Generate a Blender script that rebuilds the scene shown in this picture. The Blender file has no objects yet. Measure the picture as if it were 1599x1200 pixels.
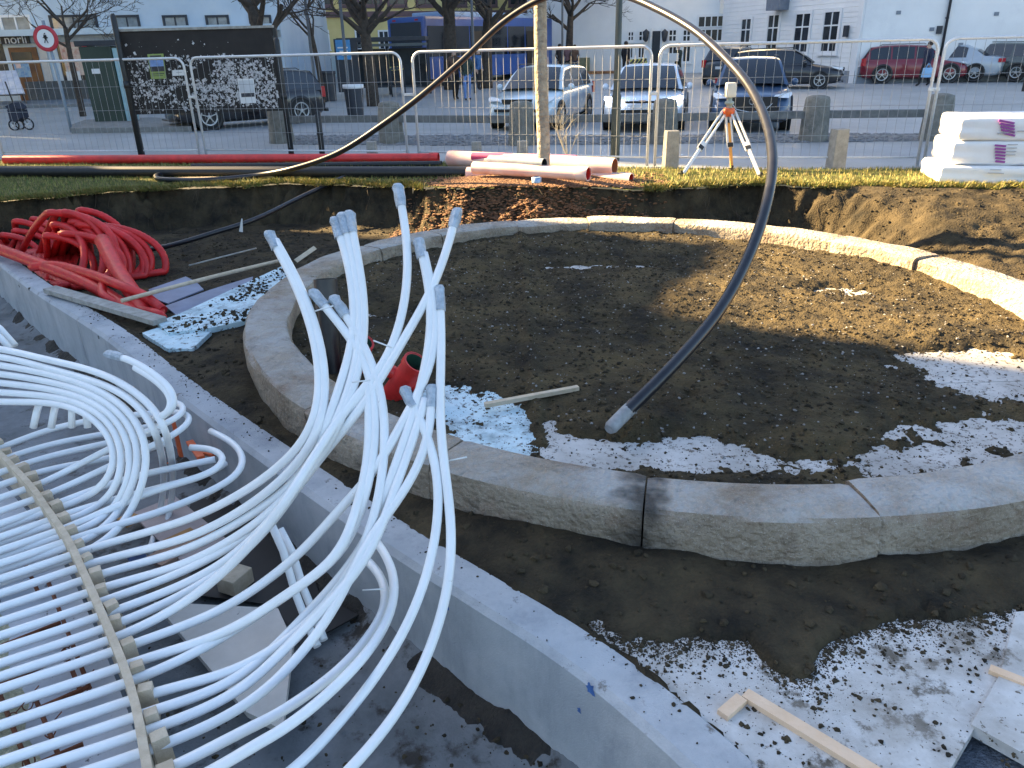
import bpy, bmesh, math, random
import numpy as np
from mathutils import Vector, Matrix, Euler
R_ = math.radians
rnd = random.Random(7)
scene = bpy.context.scene
COL = scene.collection
# ------------------------------------------------------------------ camera, sky, sun, exposure
F_PX = 1200.0; PITCH = math.atan(525/1200.0); ROLL = R_(1.5)
CAM = np.array([0, 0, 1.9])
FW = np.array([0, math.cos(PITCH), -math.sin(PITCH)])
_u0 = np.array([0, math.sin(PITCH), math.cos(PITCH)]); _r0 = np.array([1.0, 0, 0])
RT = math.cos(ROLL)*_r0 - math.sin(ROLL)*_u0
UP = math.sin(ROLL)*_r0 + math.cos(ROLL)*_u0
cd = bpy.data.cameras.new('camera'); cam = bpy.data.objects.new('camera', cd); COL.objects.link(cam)
cd.sensor_fit = 'HORIZONTAL'; cd.sensor_width = 36; cd.lens = 36*F_PX/1599.0
cd.clip_start = .05; cd.clip_end = 2000
m = Matrix.Identity(4)
for i in range(3):
    m[i][0], m[i][1], m[i][2], m[i][3] = RT[i], UP[i], -FW[i], CAM[i]
cam.matrix_world = m
scene.camera = cam
SUN_EL = R_(26.0); SUN_TO = np.array([0.89, -0.46])   # the light travels this way
w = bpy.data.worlds.new('World'); scene.world = w; w.use_nodes = True
nt = w.node_tree; bg = nt.nodes['Background']
sky = nt.nodes.new('ShaderNodeTexSky'); sky.sky_type = 'NISHITA'; sky.sun_disc = False
sky.sun_elevation = SUN_EL; sky.sun_rotation = math.atan2(-SUN_TO[0], -SUN_TO[1])
sky.air_density = 1.0; sky.dust_density = 1.6; sky.ozone_density = 0.9
nt.links.new(sky.outputs[0], bg.inputs[0]); bg.inputs[1].default_value = 0.05
sl = bpy.data.lights.new('sun', 'SUN'); sl.energy = 5.0; sl.angle = R_(.5); sl.color = (1.0, .72, .36)
so = bpy.data.objects.new('sun', sl); COL.objects.link(so); so.location = (-20, 10, 30)
so.rotation_euler = Vector((SUN_TO[0]*math.cos(SUN_EL), SUN_TO[1]*math.cos(SUN_EL), -math.sin(SUN_EL))).to_track_quat('-Z', 'Y').to_euler()
scene.view_settings.view_transform = 'Standard'; scene.view_settings.look = 'None'
scene.view_settings.exposure = 3.15; scene.view_settings.gamma = 1; scene.view_settings.use_curve_mapping = False
scene.cycles.max_bounces = 6; scene.cycles.diffuse_bounces = 3; scene.cycles.glossy_bounces = 3
# ------------------------------------------------------------------ where a ray of the photograph meets the place
def ray(x, y): return FW + RT*((x-799.5)/F_PX) - UP*((y-600)/F_PX)
def PZ(x, y, z):
    d = ray(x, y); return CAM + d*((z-CAM[2])/d[2])
def PD(x, y, zc): return CAM + ray(x, y)*zc
def depth(P): return float((np.asarray(P)-CAM) @ FW)
def gz(y): 
    t = max(0.0, y-25.0); return -.03 + .02*t*t/(t+4.0)
def G(x, y):
    z = 0.0
    for _ in range(40): z = .5*z + .5*gz(PZ(x, y, z)[1]) 
    return PZ(x, y, z)
def PY(x, y, Y):
    d = ray(x, y); return CAM + d*((Y-CAM[1])/d[1])
def smooth(t): 
    t = np.clip(t, 0, 1); return t*t*(3-2*t)
def catmull(pts, n=8):
    P = [np.asarray(p, float) for p in pts]
    P = [2*P[0]-P[1]] + P + [2*P[-1]-P[-2]]
    out = []
    for i in range(1, len(P)-2):
        a, b, c, d = P[i-1:i+3]
        for k in range(n):
            t = k/n
            out.append(.5*(2*b+(c-a)*t+(2*a-5*b+4*c-d)*t*t+(3*b-a-3*c+d)*t**3))
    out.append(P[-2]); return out
# lattice noise
_rs = np.random.RandomState(3); _tab = _rs.rand(256, 256)
def vn(x, y):
    xi = np.floor(x).astype(int); yi = np.floor(y).astype(int); fx = smooth(x-xi); fy = smooth(y-yi)
    g = lambda a, b: _tab[a & 255, b & 255]
    return (g(xi, yi)*(1-fx)+g(xi+1, yi)*fx)*(1-fy)+(g(xi, yi+1)*(1-fx)+g(xi+1, yi+1)*fx)*fy
def fbm(x, y, s=1.0, o=4, off=0.0):
    v = 0; a = .5; tot = 0
    for k in range(o):
        v = v + a*vn(np.asarray(x)*s+17.3*k+off, np.asarray(y)*s+9.1*k+off*1.7); tot += a; a *= .5; s *= 2.03
    return v/tot
# ------------------------------------------------------------------ materials
MATS = {}
def mat(name, col, rough=.6, var=.12, scale=6.0, bump=0.0, bscale=60.0, bdist=.02, metal=0.0, spec=.5, col2=None, lo=.35, hi=.65, emit=0.0, trans=0.0, coat=0.0, detail=6.0):
    if name in MATS: return MATS[name]
    m = bpy.data.materials.new(name); m.use_nodes = True; MATS[name] = m
    n = m.node_tree.nodes; l = m.node_tree.links; b = n['Principled BSDF']
    b.inputs['Roughness'].default_value = rough; b.inputs['Metallic'].default_value = metal
    b.inputs['Specular IOR Level'].default_value = spec
    if coat: b.inputs['Coat Weight'].default_value = coat
    c1 = (*col, 1); 
    tc = n.new('ShaderNodeTexCoord')
    if col2 is None and var <= 0: b.inputs['Base Color'].default_value = c1
    else:
        nz = n.new('ShaderNodeTexNoise'); nz.inputs['Scale'].default_value = scale; nz.inputs['Detail'].default_value = detail; nz.inputs['Roughness'].default_value = .65
        l.new(tc.outputs['Object'], nz.inputs['Vector'])
        cr = n.new('ShaderNodeValToRGB'); e = cr.color_ramp.elements
        e[0].position = lo; e[1].position = hi
        if col2 is None:
            e[0].color = (*[max(0, c*(1-var)) for c in col], 1); e[1].color = (*[min(1, c*(1+var)) for c in col], 1)
        else: e[0].color = c1; e[1].color = (*col2, 1)
        l.new(nz.outputs['Fac'], cr.inputs['Fac']); l.new(cr.outputs['Color'], b.inputs['Base Color'])
    if bump > 0:
        nb = n.new('ShaderNodeTexNoise'); nb.inputs['Scale'].default_value = bscale; nb.inputs['Detail'].default_value = 5
        l.new(tc.outputs['Object'], nb.inputs['Vector'])
        bp = n.new('ShaderNodeBump'); bp.inputs['Strength'].default_value = min(1, bump); bp.inputs['Distance'].default_value = bdist
        l.new(nb.outputs['Fac'], bp.inputs['Height']); l.new(bp.outputs['Normal'], b.inputs['Normal'])
    if emit:
        b.inputs['Emission Color'].default_value = c1; b.inputs['Emission Strength'].default_value = emit
    if trans: b.inputs['Transmission Weight'].default_value = trans
    return m
def overlay(m, col, scale, lo, hi, up_only=False, detail=8.0, rough=None, stretch=None):
    """a second coat of dirt or wear with a shape of its own over the base colour"""
    n = m.node_tree.nodes; l = m.node_tree.links; b = n['Principled BSDF']
    tc = n.new('ShaderNodeTexCoord'); nz = n.new('ShaderNodeTexNoise'); nz.inputs['Scale'].default_value = scale; nz.inputs['Detail'].default_value = detail; nz.inputs['Roughness'].default_value = .7
    vec = tc.outputs['Object']
    if stretch:
        mp = n.new('ShaderNodeMapping'); mp.inputs['Scale'].default_value = stretch; l.new(vec, mp.inputs['Vector']); vec = mp.outputs['Vector']
    l.new(vec, nz.inputs['Vector'])
    mr = n.new('ShaderNodeMapRange'); mr.inputs['From Min'].default_value = lo; mr.inputs['From Max'].default_value = hi
    l.new(nz.outputs['Fac'], mr.inputs['Value']); fac = mr.outputs['Result']
    if up_only:
        g = n.new('ShaderNodeNewGeometry'); s = n.new('ShaderNodeSeparateXYZ'); l.new(g.outputs['True Normal'], s.inputs[0])
        m2 = n.new('ShaderNodeMapRange'); m2.inputs['From Min'].default_value = .6; m2.inputs['From Max'].default_value = .8
        l.new(s.outputs['Z'], m2.inputs['Value']); mu = n.new('ShaderNodeMath'); mu.operation = 'MULTIPLY'
        l.new(fac, mu.inputs[0]); l.new(m2.outputs['Result'], mu.inputs[1]); fac = mu.outputs[0]
    mx = n.new('ShaderNodeMix'); mx.data_type = 'RGBA'; mx.inputs['B'].default_value = (*col, 1)
    bc = b.inputs['Base Color']
    if bc.is_linked: l.new(bc.links[0].from_socket, mx.inputs['A'])
    else: mx.inputs['A'].default_value = bc.default_value
    l.new(fac, mx.inputs['Factor']); l.new(mx.outputs['Result'], bc)
    return m
# ------------------------------------------------------------------ mesh collector
def basis(d):
    d = d/np.linalg.norm(d); a = np.array([0, 0, 1.0]) if abs(d[2]) < .9 else np.array([1.0, 0, 0])
    u = np.cross(d, a); u /= np.linalg.norm(u); return u, np.cross(u, d)
class MB:
    def __init__(s): s.v = []; s.f = []; s.mi = []; s.sm = []
    def add(s, vs, fs, mi=0, sm=False):
        o = len(s.v); s.v.extend([tuple(map(float, p)) for p in vs])
        for f in fs: s.f.append([o+i for i in f]); s.mi.append(mi); s.sm.append(sm)
        return s
    def box(s, c, size, rz=0.0, rot=None, mi=0, taper=1.0):
        x, y, z = [q/2 for q in size]; P = []
        for sz in (-1, 1):
            k = taper if sz > 0 else 1
            for sx, sy in ((-1, -1), (1, -1), (1, 1), (-1, 1)): P.append(Vector((sx*x*k, sy*y*k, sz*z)))
        M = rot if rot is not None else Matrix.Rotation(rz, 3, 'Z')
        c = Vector(c); P = [M @ p + c for p in P]
        return s.add(P, [(0, 3, 2, 1), (4, 5, 6, 7), (0, 1, 5, 4), (1, 2, 6, 5), (2, 3, 7, 6), (3, 0, 4, 7)], mi)
    def bar(s, a, b, wd, ht, up=(0, 0, 1), mi=0):
        a = Vector(a); b = Vector(b); d = (b-a); L = d.length; d.normalize(); up = Vector(up)
        sx = d.cross(up); sx.normalize(); uz = sx.cross(d)
        M = Matrix((sx, d, uz)).transposed()
        return s.box((a+b)/2, (wd, L, ht), rot=M, mi=mi)
    def tube(s, pts, r, n=8, cap=True, mi=0, sm=True):
        P = [np.asarray(p, float) for p in pts]; k = len(P); rr = r if hasattr(r, '__len__') else [r]*k
        vs = []; u = None
        for i in range(k):
            d = P[min(i+1, k-1)]-P[max(i-1, 0)]; d = d/(np.linalg.norm(d)+1e-9)
            if u is None: u, v = basis(d); v = np.cross(d, u)
            else:
                u = u-d*(u@d); u /= np.linalg.norm(u)+1e-9; v = np.cross(d, u)
            for j in range(n):
                t = 2*math.pi*j/n; vs.append(P[i]+rr[i]*(math.cos(t)*u+math.sin(t)*v))
        fs = [(i*n+j, i*n+(j+1) % n, (i+1)*n+(j+1) % n, (i+1)*n+j) for i in range(k-1) for j in range(n)]
        s.add(vs, fs, mi, sm)
        if cap:
            o = len(s.v)-len(vs); s.f.append([o+j for j in range(n)][::-1]); s.mi.append(mi); s.sm.append(False)
            s.f.append([o+(k-1)*n+j for j in range(n)]); s.mi.append(mi); s.sm.append(False)
        return s
    def pipe(s, pts, ro, ri, n=14, mi=0, mi2=None):
        """an open pipe with a bore"""
        s.tube(pts, ro, n, False, mi)
        s.tube(pts[::-1], ri, n, False, mi if mi2 is None else mi2)
        for e, q in ((0, 1), (-1, -2)):
            a = np.asarray(pts[e], float); d = np.asarray(pts[q], float)-a; u, v = basis(d); vs = []
            for rr in (ro, ri):
                for j in range(n): t = 2*math.pi*j/n; vs.append(a+rr*(math.cos(t)*u+math.sin(t)*v))
            s.add(vs, [(j, (j+1) % n, n+(j+1) % n, n+j) for j in range(n)], mi)
        return s
    def lathe(s, prof, c=(0, 0, 0), n=16, mi=0, sm=True, axis='z', M=None):
        vs = []
        for (r, z) in prof:
            for j in range(n):
                t = 2*math.pi*j/n; p = Vector((r*math.cos(t), r*math.sin(t), z))
                if axis == 'x': p = Vector((p.z, p.x, p.y))
                if axis == 'y': p = Vector((p.x, p.z, p.y))
                if M is not None: p = M @ p
                vs.append(p+Vector(c))
        k = len(prof)
        return s.add(vs, [(i*n+j, i*n+(j+1) % n, (i+1)*n+(j+1) % n, (i+1)*n+j) for i in range(k-1) for j in range(n)], mi, sm)
    def prism(s, poly, z0, z1, mi=0, mi_side=None):
        n = len(poly); vs = [(p[0], p[1], z0) for p in poly]+[(p[0], p[1], z1) for p in poly]
        A = sum(poly[i][0]*poly[(i+1) % n][1]-poly[(i+1) % n][0]*poly[i][1] for i in range(n))
        top = list(range(n, 2*n)); bot = list(range(n))[::-1]; sd = [(i, (i+1) % n, n+(i+1) % n, n+i) for i in range(n)]
        if A < 0: top = top[::-1]; bot = bot[::-1]; sd = [q[::-1] for q in sd]
        s.add(vs, [top, bot], mi); o = len(s.v)-2*n
        for q in sd: s.f.append([o+i for i in q]); s.mi.append(mi if mi_side is None else mi_side); s.sm.append(False)
        return s
    def lump(s, c, r, mi=0, rg=rnd, flat=.75):
        t = (1+5**.5)/2; b = [(-1, t, 0), (1, t, 0), (-1, -t, 0), (1, -t, 0), (0, -1, t), (0, 1, t), (0, -1, -t), (0, 1, -t), (t, 0, -1), (t, 0, 1), (-t, 0, -1), (-t, 0, 1)]
        fs = [(0, 11, 5), (0, 5, 1), (0, 1, 7), (0, 7, 10), (0, 10, 11), (1, 5, 9), (5, 11, 4), (11, 10, 2), (10, 7, 6), (7, 1, 8), (3, 9, 4), (3, 4, 2), (3, 2, 6), (3, 6, 8), (3, 8, 9), (4, 9, 5), (2, 4, 11), (6, 2, 10), (8, 6, 7), (9, 8, 1)]
        a = rg.random()*6.3; ca, sa = math.cos(a), math.sin(a); k = r/1.9; vs = []
        for x, y, z in b:
            q = k*(.65+.7*rg.random()); x, y, z = x*q, y*q, z*q*flat; vs.append((c[0]+x*ca-y*sa, c[1]+x*sa+y*ca, c[2]+z))
        return s.add(vs, fs, mi)
    def build(s, name, mats, parent=None, bevel=0.0):
        me = bpy.data.meshes.new(name); off = np.array(parent['_w']) if parent is not None else np.zeros(3)
        V = np.array(s.v, dtype=float).reshape(-1, 3)-off
        me.from_pydata(V.tolist(), [], s.f)
        for mm in (mats if isinstance(mats, (list, tuple)) else [mats]): me.materials.append(mm)
        me.polygons.foreach_set('material_index', s.mi); me.polygons.foreach_set('use_smooth', s.sm); me.update()
        if bevel > 0:
            bm = bmesh.new(); bm.from_mesh(me)
            bmesh.ops.bevel(bm, geom=[e for e in bm.edges if e.is_manifold and e.calc_face_angle(0) > .6], offset=bevel, segments=2, affect='EDGES', profile=.7)
            bm.to_mesh(me); bm.free()
        o = bpy.data.objects.new(name, me); COL.objects.link(o)
        if parent is not None: o.parent = parent
        o['_w'] = [float(q) for q in off]
        return o
def tag(o, label=None, cat=None, group=None, kind=None):
    if label: o['label'] = label
    if cat: o['category'] = cat
    if group: o['group'] = group
    if kind: o['kind'] = kind
    return o
def thing(name, label, cat, loc, group=None):
    o = bpy.data.objects.new(name, None); COL.objects.link(o); o.location = [float(q) for q in loc]; o['_w'] = [float(q) for q in loc]
    o.empty_display_size = .1
    return tag(o, label, cat, group)
KIDS = {}
def dup(root, loc, rz=None, label=None):
    """a copy of a thing with copies of its parts and sub-parts"""
    def rec(o, par):
        c = o.copy(); COL.objects.link(c)
        if par is not None: c.parent = par
        for ch in [x for x in o.children]: rec(ch, c)
        return c
    r = rec(root, None); r.location = [float(q) for q in loc]
    if rz is not None: r.rotation_euler = (0, 0, rz)
    if label: r['label'] = label
    return r
def arr(name, V, Fq, mats, smooth_=True, kind=None, mi=None):
    me = bpy.data.meshes.new(name); V = np.asarray(V, np.float32); Fq = np.asarray(Fq, np.int32); k = Fq.shape[1]
    me.vertices.add(len(V)); me.vertices.foreach_set('co', V.ravel())
    me.loops.add(Fq.size); me.loops.foreach_set('vertex_index', Fq.ravel())
    me.polygons.add(len(Fq)); me.polygons.foreach_set('loop_start', np.arange(0, Fq.size, k, dtype=np.int32))
    me.polygons.foreach_set('use_smooth', np.full(len(Fq), smooth_))
    if mi is not None: me.polygons.foreach_set('material_index', np.asarray(mi, np.int32))
    for mm in (mats if isinstance(mats, (list, tuple)) else [mats]): me.materials.append(mm)
    me.update(calc_edges=True); me.validate()
    o = bpy.data.objects.new(name, me); COL.objects.link(o)
    if kind: o['kind'] = kind
    return o
def grid(name, xs, ys, zf, keep, mats, kind='structure', smooth_=True):
    X, Y = np.meshgrid(xs, ys); Z = zf(X, Y); nx = len(xs); ny = len(ys)
    idx = np.arange(nx*ny).reshape(ny, nx)
    q = np.stack([idx[:-1, :-1], idx[:-1, 1:], idx[1:, 1:], idx[1:, :-1]], -1).reshape(-1, 4)
    V = np.stack([X.ravel(), Y.ravel(), Z.ravel()], -1)
    if keep is not None:
        c = V[q].mean(1); q = q[keep(c[:, 0], c[:, 1])]
    used = np.unique(q); mp = -np.ones(len(V), int); mp[used] = np.arange(len(used))
    return arr(name, V[used], mp[q], mats, smooth_, kind)
def scatter_lumps(name, P, Rr, mats, kind='stuff', flat=.75, seed=1):
    """many small clods in one mesh"""
    t = (1+5**.5)/2
    b = np.array([(-1, t, 0), (1, t, 0), (-1, -t, 0), (1, -t, 0), (0, -1, t), (0, 1, t), (0, -1, -t), (0, 1, -t), (t, 0, -1), (t, 0, 1), (-t, 0, -1), (-t, 0, 1)])/1.9
    fs = np.array([(0, 11, 5), (0, 5, 1), (0, 1, 7), (0, 7, 10), (0, 10, 11), (1, 5, 9), (5, 11, 4), (11, 10, 2), (10, 7, 6), (7, 1, 8), (3, 9, 4), (3, 4, 2), (3, 2, 6), (3, 6, 8), (3, 8, 9), (4, 9, 5), (2, 4, 11), (6, 2, 10), (8, 6, 7), (9, 8, 1)])
    rs = np.random.RandomState(seed); P = np.asarray(P, float); Rr = np.asarray(Rr, float); n = len(P)
    q = .6+.8*rs.rand(n, 12, 1); V = b[None]*q*Rr[:, None, None]; V[..., 2] *= flat
    st = .6+.8*rs.rand(n, 1); V[..., 0] *= st
    a = rs.rand(n, 1)*6.28; x = V[..., 0]*np.cos(a)-V[..., 1]*np.sin(a); y = V[..., 0]*np.sin(a)+V[..., 1]*np.cos(a)
    V = np.stack([x, y, V[..., 2]], -1)+P[:, None, :]
    Fq = (fs[None]+12*np.arange(n)[:, None, None]).reshape(-1, 3)
    return arr(name, V.reshape(-1, 3), Fq, mats, False, kind)
def inpoly(x, y, poly):
    x = np.asarray(x); y = np.asarray(y); r = np.zeros(x.shape, bool); n = len(poly); j = n-1
    for i in range(n):
        xi, yi = poly[i][:2]; xj, yj = poly[j][:2]
        c = ((yi > y) != (yj > y)) & (x < (xj-xi)*(y-yi)/(yj-yi+1e-12)+xi); r ^= c; j = i
    return r
def text(name, s, size, M, m, parent=None, depth_=.01):
    cu = bpy.data.curves.new(name, 'FONT'); cu.body = s; cu.size = size; cu.extrude = depth_; cu.align_x = 'CENTER'; cu.align_y = 'CENTER'
    cu.materials.append(m); o_ = bpy.data.objects.new(name, cu); COL.objects.link(o_)
    me = bpy.data.meshes.new_from_object(o_.evaluated_get(bpy.context.evaluated_depsgraph_get())); bpy.data.objects.remove(o_); bpy.data.curves.remove(cu)
    o = bpy.data.objects.new(name, me); COL.objects.link(o)
    if parent is not None:
        o.parent = parent; M = Matrix.Translation(-Vector(parent['_w'])) @ M
    o.matrix_local = M
    return o
# ================================================================== MATERIALS
soil = mat('soil', (.017, .0150, .0115), .95, scale=3.0, col2=(.070, .054, .031), bump=1.0, bscale=45, spec=.2)
soil_in = mat('ring_soil', (.020, .0175, .0130), .95, scale=2.0, col2=(.090, .068, .034), bump=1.0, bscale=55, spec=.2)
clod_m = mat('clod', (.022, .019, .014), .95, scale=9, col2=(.075, .058, .034), bump=.5, bscale=90, spec=.2)
grass_base = mat('turf', (.05, .06, .02), .95, scale=5, col2=(.13, .125, .045), bump=.8, bscale=70, spec=.1)
asphalt = mat('asphalt', (.27, .28, .285), .5, scale=.6, col2=(.35, .36, .365), bump=.3, bscale=120, spec=.4)
cobble = mat('cobble', (.12, .125, .13), .8, scale=7, col2=(.24, .245, .25), bump=.4, bscale=30)
granite = mat('granite', (.23, .185, .135), .85, scale=2.6, col2=(.38, .325, .255), bump=1.0, bscale=26, bdist=.045, spec=.3)
overlay(granite, (.20, .125, .085), 2.3, .50, .72); overlay(granite, (.12, .10, .08), 4.5, .56, .76)
overlay(granite, (.12, .10, .08), 150, .62, .70, detail=2)
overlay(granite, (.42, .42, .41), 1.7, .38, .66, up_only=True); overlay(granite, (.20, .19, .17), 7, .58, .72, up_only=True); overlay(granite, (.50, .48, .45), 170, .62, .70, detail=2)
concrete = mat('concrete', (.33, .35, .37), .8, scale=1.4, col2=(.43, .45, .47), bump=.25, bscale=120, spec=.3)
overlay(concrete, (.20, .22, .25), 3.0, .48, .78, stretch=(1, 1, .22)); overlay(concrete, (.50, .51, .52), 1.1, .5, .7)
overlay(concrete, (.13, .115, .10), 9.0, .60, .68, up_only=True)
floor_m = mat('floor_concrete', (.10, .11, .115), .75, scale=1.8, col2=(.22, .235, .25), bump=.3, bscale=70, spec=.4)
overlay(floor_m, (.04, .035, .03), 5.0, .55, .66)
eps = mat('white_board', (.50, .49, .47), .8, scale=3, col2=(.66, .65, .63), bump=.15, bscale=200); overlay(eps, (.12, .10, .075), 38, .62, .67, detail=3)
overlay(eps, (.09, .075, .055), 5.5, .56, .63); overlay(eps, (.30, .27, .23), 2.4, .42, .72)
xps = mat('blue_board', (.44, .60, .66), .7, scale=5, col2=(.60, .73, .77), bump=.1)
eps_d = mat('dirty_white_board', (.34, .33, .31), .85, scale=2.5, col2=(.54, .53, .51), bump=.2, bscale=150); overlay(eps_d, (.11, .09, .07), 22, .54, .64, detail=6)
overlay(xps, (.06, .05, .04), 16.0, .55, .63); overlay(xps, (.16, .22, .25), 3.0, .5, .7)
peach = mat('peach_timber', (.70, .47, .29), .7, scale=5, col2=(.80, .58, .40), bump=.15)
wood = mat('raw_wood', (.46, .37, .26), .75, scale=14, col2=(.60, .50, .37), bump=.2, bscale=100)
wood_grey = mat('weathered_wood', (.26, .25, .225), .85, scale=12, col2=(.40, .385, .35), bump=.4, bscale=120)
pex = mat('white_plastic', (.80, .815, .82), .32, var=.04, scale=5, spec=.5)
overlay(pex, (.33, .31, .28), 18, .68, .74)
tape = mat('grey_tape', (.30, .36, .42), .38, scale=25, col2=(.50, .56, .62), bump=.5, bscale=120, metal=.3)
redp = mat('red_plastic', (.56, .028, .025), .42, var=.2, scale=5, spec=.5)
red_d = mat('red_corrugated', (.55, .022, .022), .45, var=.2, scale=8, spec=.4)
pinkp = mat('faded_pipe', (.66, .36, .31), .5, scale=2, col2=(.76, .58, .52))
orange_in = mat('pipe_bore', (.45, .14, .05), .6, var=.1)
black_pl = mat('black_plastic', (.012, .012, .013), .45, var=.3, scale=20, spec=.5)
hose_m = mat('black_hose', (.008, .009, .014), .3, scale=8, col2=(.02, .02, .024), spec=.5)
overlay(hose_m, (.13, .11, .085), 7, .68, .78)
green_in = mat('green_bore', (.02, .07, .05), .5, var=.1)
galv = mat('galvanised', (.62, .63, .64), .42, var=.08, scale=30, metal=.25)
wire_m = mat('galvanised_wire', (.30, .31, .32), .6, var=.05, spec=.3)
steel_dk = mat('dark_steel', (.022, .024, .026), .5, var=.2, scale=20, metal=.2)
rust = mat('rusty_steel', (.16, .055, .025), .9, scale=40, col2=(.24, .09, .045), bump=.5, bscale=200)
mulch = mat('bark_mulch', (.095, .045, .022), .9, scale=30, col2=(.21, .105, .05), bump=.4)
bark = mat('pale_bark', (.26, .21, .155), .9, scale=9, col2=(.44, .375, .28), bump=1.0, bscale=22, bdist=.04)
overlay(bark, (.14, .115, .09), 5, .58, .7, stretch=(1, 1, 3))
bark_dk = mat('dark_bark', (.035, .028, .023), .95, scale=9, col2=(.075, .06, .048), bump=.5)
plastic_wrap = mat('white_wrap', (.80, .79, .785), .3, var=.03, scale=3, bump=.35, bscale=9, spec=.5)
paper = mat('white_paper', (.72, .72, .72), .8, var=.03)
orange_pl = mat('orange_plastic', (.68, .12, .03), .5, var=.15, scale=8)
rubber = mat('rubber', (.02, .02, .02), .8, var=.1)

# ================================================================== TERRAIN
XE = [-16, -10, -7.6, -6.84, -5.97, -5.02, -3.52, -2.32, -1.47, -.85, .53, 1.9, 2.4, 3.82, 4.53, 5.47, 7.03, 9, 16]
YE = [10.6, 11.4, 11.73, 12.12, 12.39, 12.55, 12.69, 12.3, 11.93, 11.38, 11.17, 11.12, 11.31, 11.43, 11.09, 10.94, 10.58, 10.2, 9]
XF = [-24, -10.6, -6.07, -1.84, 2.46, 6.56, 8.06, 16]; YF = [18.6, 16.8, 16.1, 15.0, 13.25, 12.5, 12.2, 10.8]
edge_y = lambda x: np.interp(x, XE, YE)
fence_y = lambda x: np.interp(x, XF, YF)
RC = np.array([1.215, 6.565]); RA, RB = 3.736, 3.3575; RE1 = np.array([.7071, -.7071]); RE2 = np.array([.7071, .7071])
RW = .375
def rho(x, y, grow=0.0):
    u = (x-RC[0])*RE1[0]+(y-RC[1])*RE1[1]; v = (x-RC[0])*RE2[0]+(y-RC[1])*RE2[1]
    return np.sqrt((u/(RA+grow))**2+(v/(RB+grow))**2)
def ring_pt(t, grow=0.0): return RC+RE1*(RA+grow)*math.cos(t)+RE2*(RB+grow)*math.sin(t)
def ring_ang(p):
    d = np.asarray(p[:2])-RC; return math.atan2(d@RE2/RB, d@RE1/RA)
WALL_O = [(-9.2, 13.0), (-6.83, 10.28), (-5.18, 8.42), (-3.54, 6.72), (-2.47, 5.48), (-1.38, 4.29), (-.56, 3.42), (-.08, 2.95), (.25, 2.63), (.52, 2.32), (.80, 1.92), (1.12, 1.35), (1.35, .6)]
WALL_P = catmull([np.array(p) for p in WALL_O], 6)
_wx = np.array([p[0] for p in WALL_P]); _wy = np.array([p[1] for p in WALL_P])
def wall_y(x): return np.interp(x, _wx, _wy)
BX = [PZ(x, y, -.42)[:2] for x, y in ((930, 985), (1000, 1012), (1090, 1000), (1160, 1005), (1210, 1050), (1262, 1068), (1300, 1010), (1350, 985), (1470, 968), (1599, 955), (1800, 930))]
board_y = lambda x: np.interp(x, [p[0] for p in BX], [p[1] for p in BX])
WZ_ = -.385
def soil_z(x, y):
    x = np.asarray(x, float); y = np.asarray(y, float)
    fl = -.40-.20*smooth((y-6.5)/1.8)
    n = fbm(x, y, 1.3, 5)-.5; n2 = fbm(x, y, 7.0, 4, 5.0)-.5
    z = fl+(.10*n+.05*n2)*(1-.5*smooth((x-4.4)/1.0))
    w_ = .34+2.6*smooth((x-4.1)/1.6)
    d = edge_y(x)+(.44*(fbm(x, y, 2.2, 4, 3.0)-.5)+.16*(fbm(x, y, 8.0, 3, 3.0)-.5))-y
    bulge = np.exp(-((x-.25)/1.2)**2); w_ = w_+.55*bulge
    k = np.clip(d/w_, 0, 1)
    k = np.where(x > 4.1, smooth(k*.9+.1*k*k), k**.55)
    steep = 1-smooth((x-4.1)/1.2)
    z = (1-k)*(.0+.12*bulge-.04*steep)+k*z
    z = z+(.20*(fbm(x, y*2.2, 4.2, 4, 8.0)-.5)+.16*(fbm(x, y*2.0, 14.0, 3, 8.0)-.5)*steep+.05*n2)*(k > .02)*(k < .99)*(.35+.65*steep)
    near = board_y(x)+.16*(fbm(x, y, 9, 4, 1.0)-.5)+.09*(fbm(x, y, 30, 3, 1.0)-.5)
    z = z-.16*smooth((near-y)/.16+.35)*(y < 4.0)
    lift = np.exp(-((rho(x, y, .12)-1.0)/.05)**2)
    z = z+.03*lift
    dw = y-wall_y(x); zz = WZ_+.012+.055*(fbm(x, y, 10.0, 4, 3.0)-.5)+.02*(fbm(x, y, 40.0, 2, 3.0)-.5)-.55*np.maximum(0, -dw+.01)
    return np.where(dw < .10, zz*(1-smooth(dw/.10))+z*smooth(dw/.10), z)
def lawn_z(x, y):
    return .012*(fbm(x, y, 2.0, 4)-.5)*2+.02*fbm(x, y, .4, 2)+.13*np.exp(-(((x-.45)/1.25)**2+((y-11.9)/.75)**2))-.05*smooth((y-fence_y(x)+.25)/.3)
xs = np.arange(-10.5, 9.0, .032); ys = np.arange(1.4, 13.4, .032)
_edge = lambda x, y: edge_y(x)+(.44*(fbm(x, y, 2.2, 4, 3.0)-.5)+.16*(fbm(x, y, 8.0, 3, 3.0)-.5))
grid('excavated_soil', xs, ys, soil_z, lambda x, y: (y < _edge(x, y)+.05) & (rho(x, y, -.12) > 1) & (y > wall_y(x)-.2), soil)
grid('lawn', np.arange(-16, 13, .07), np.arange(9.0, 19.0, .07), lawn_z, lambda x, y: (y > _edge(x, y)-.03) & (y < fence_y(x)+.12), grass_base)
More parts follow.
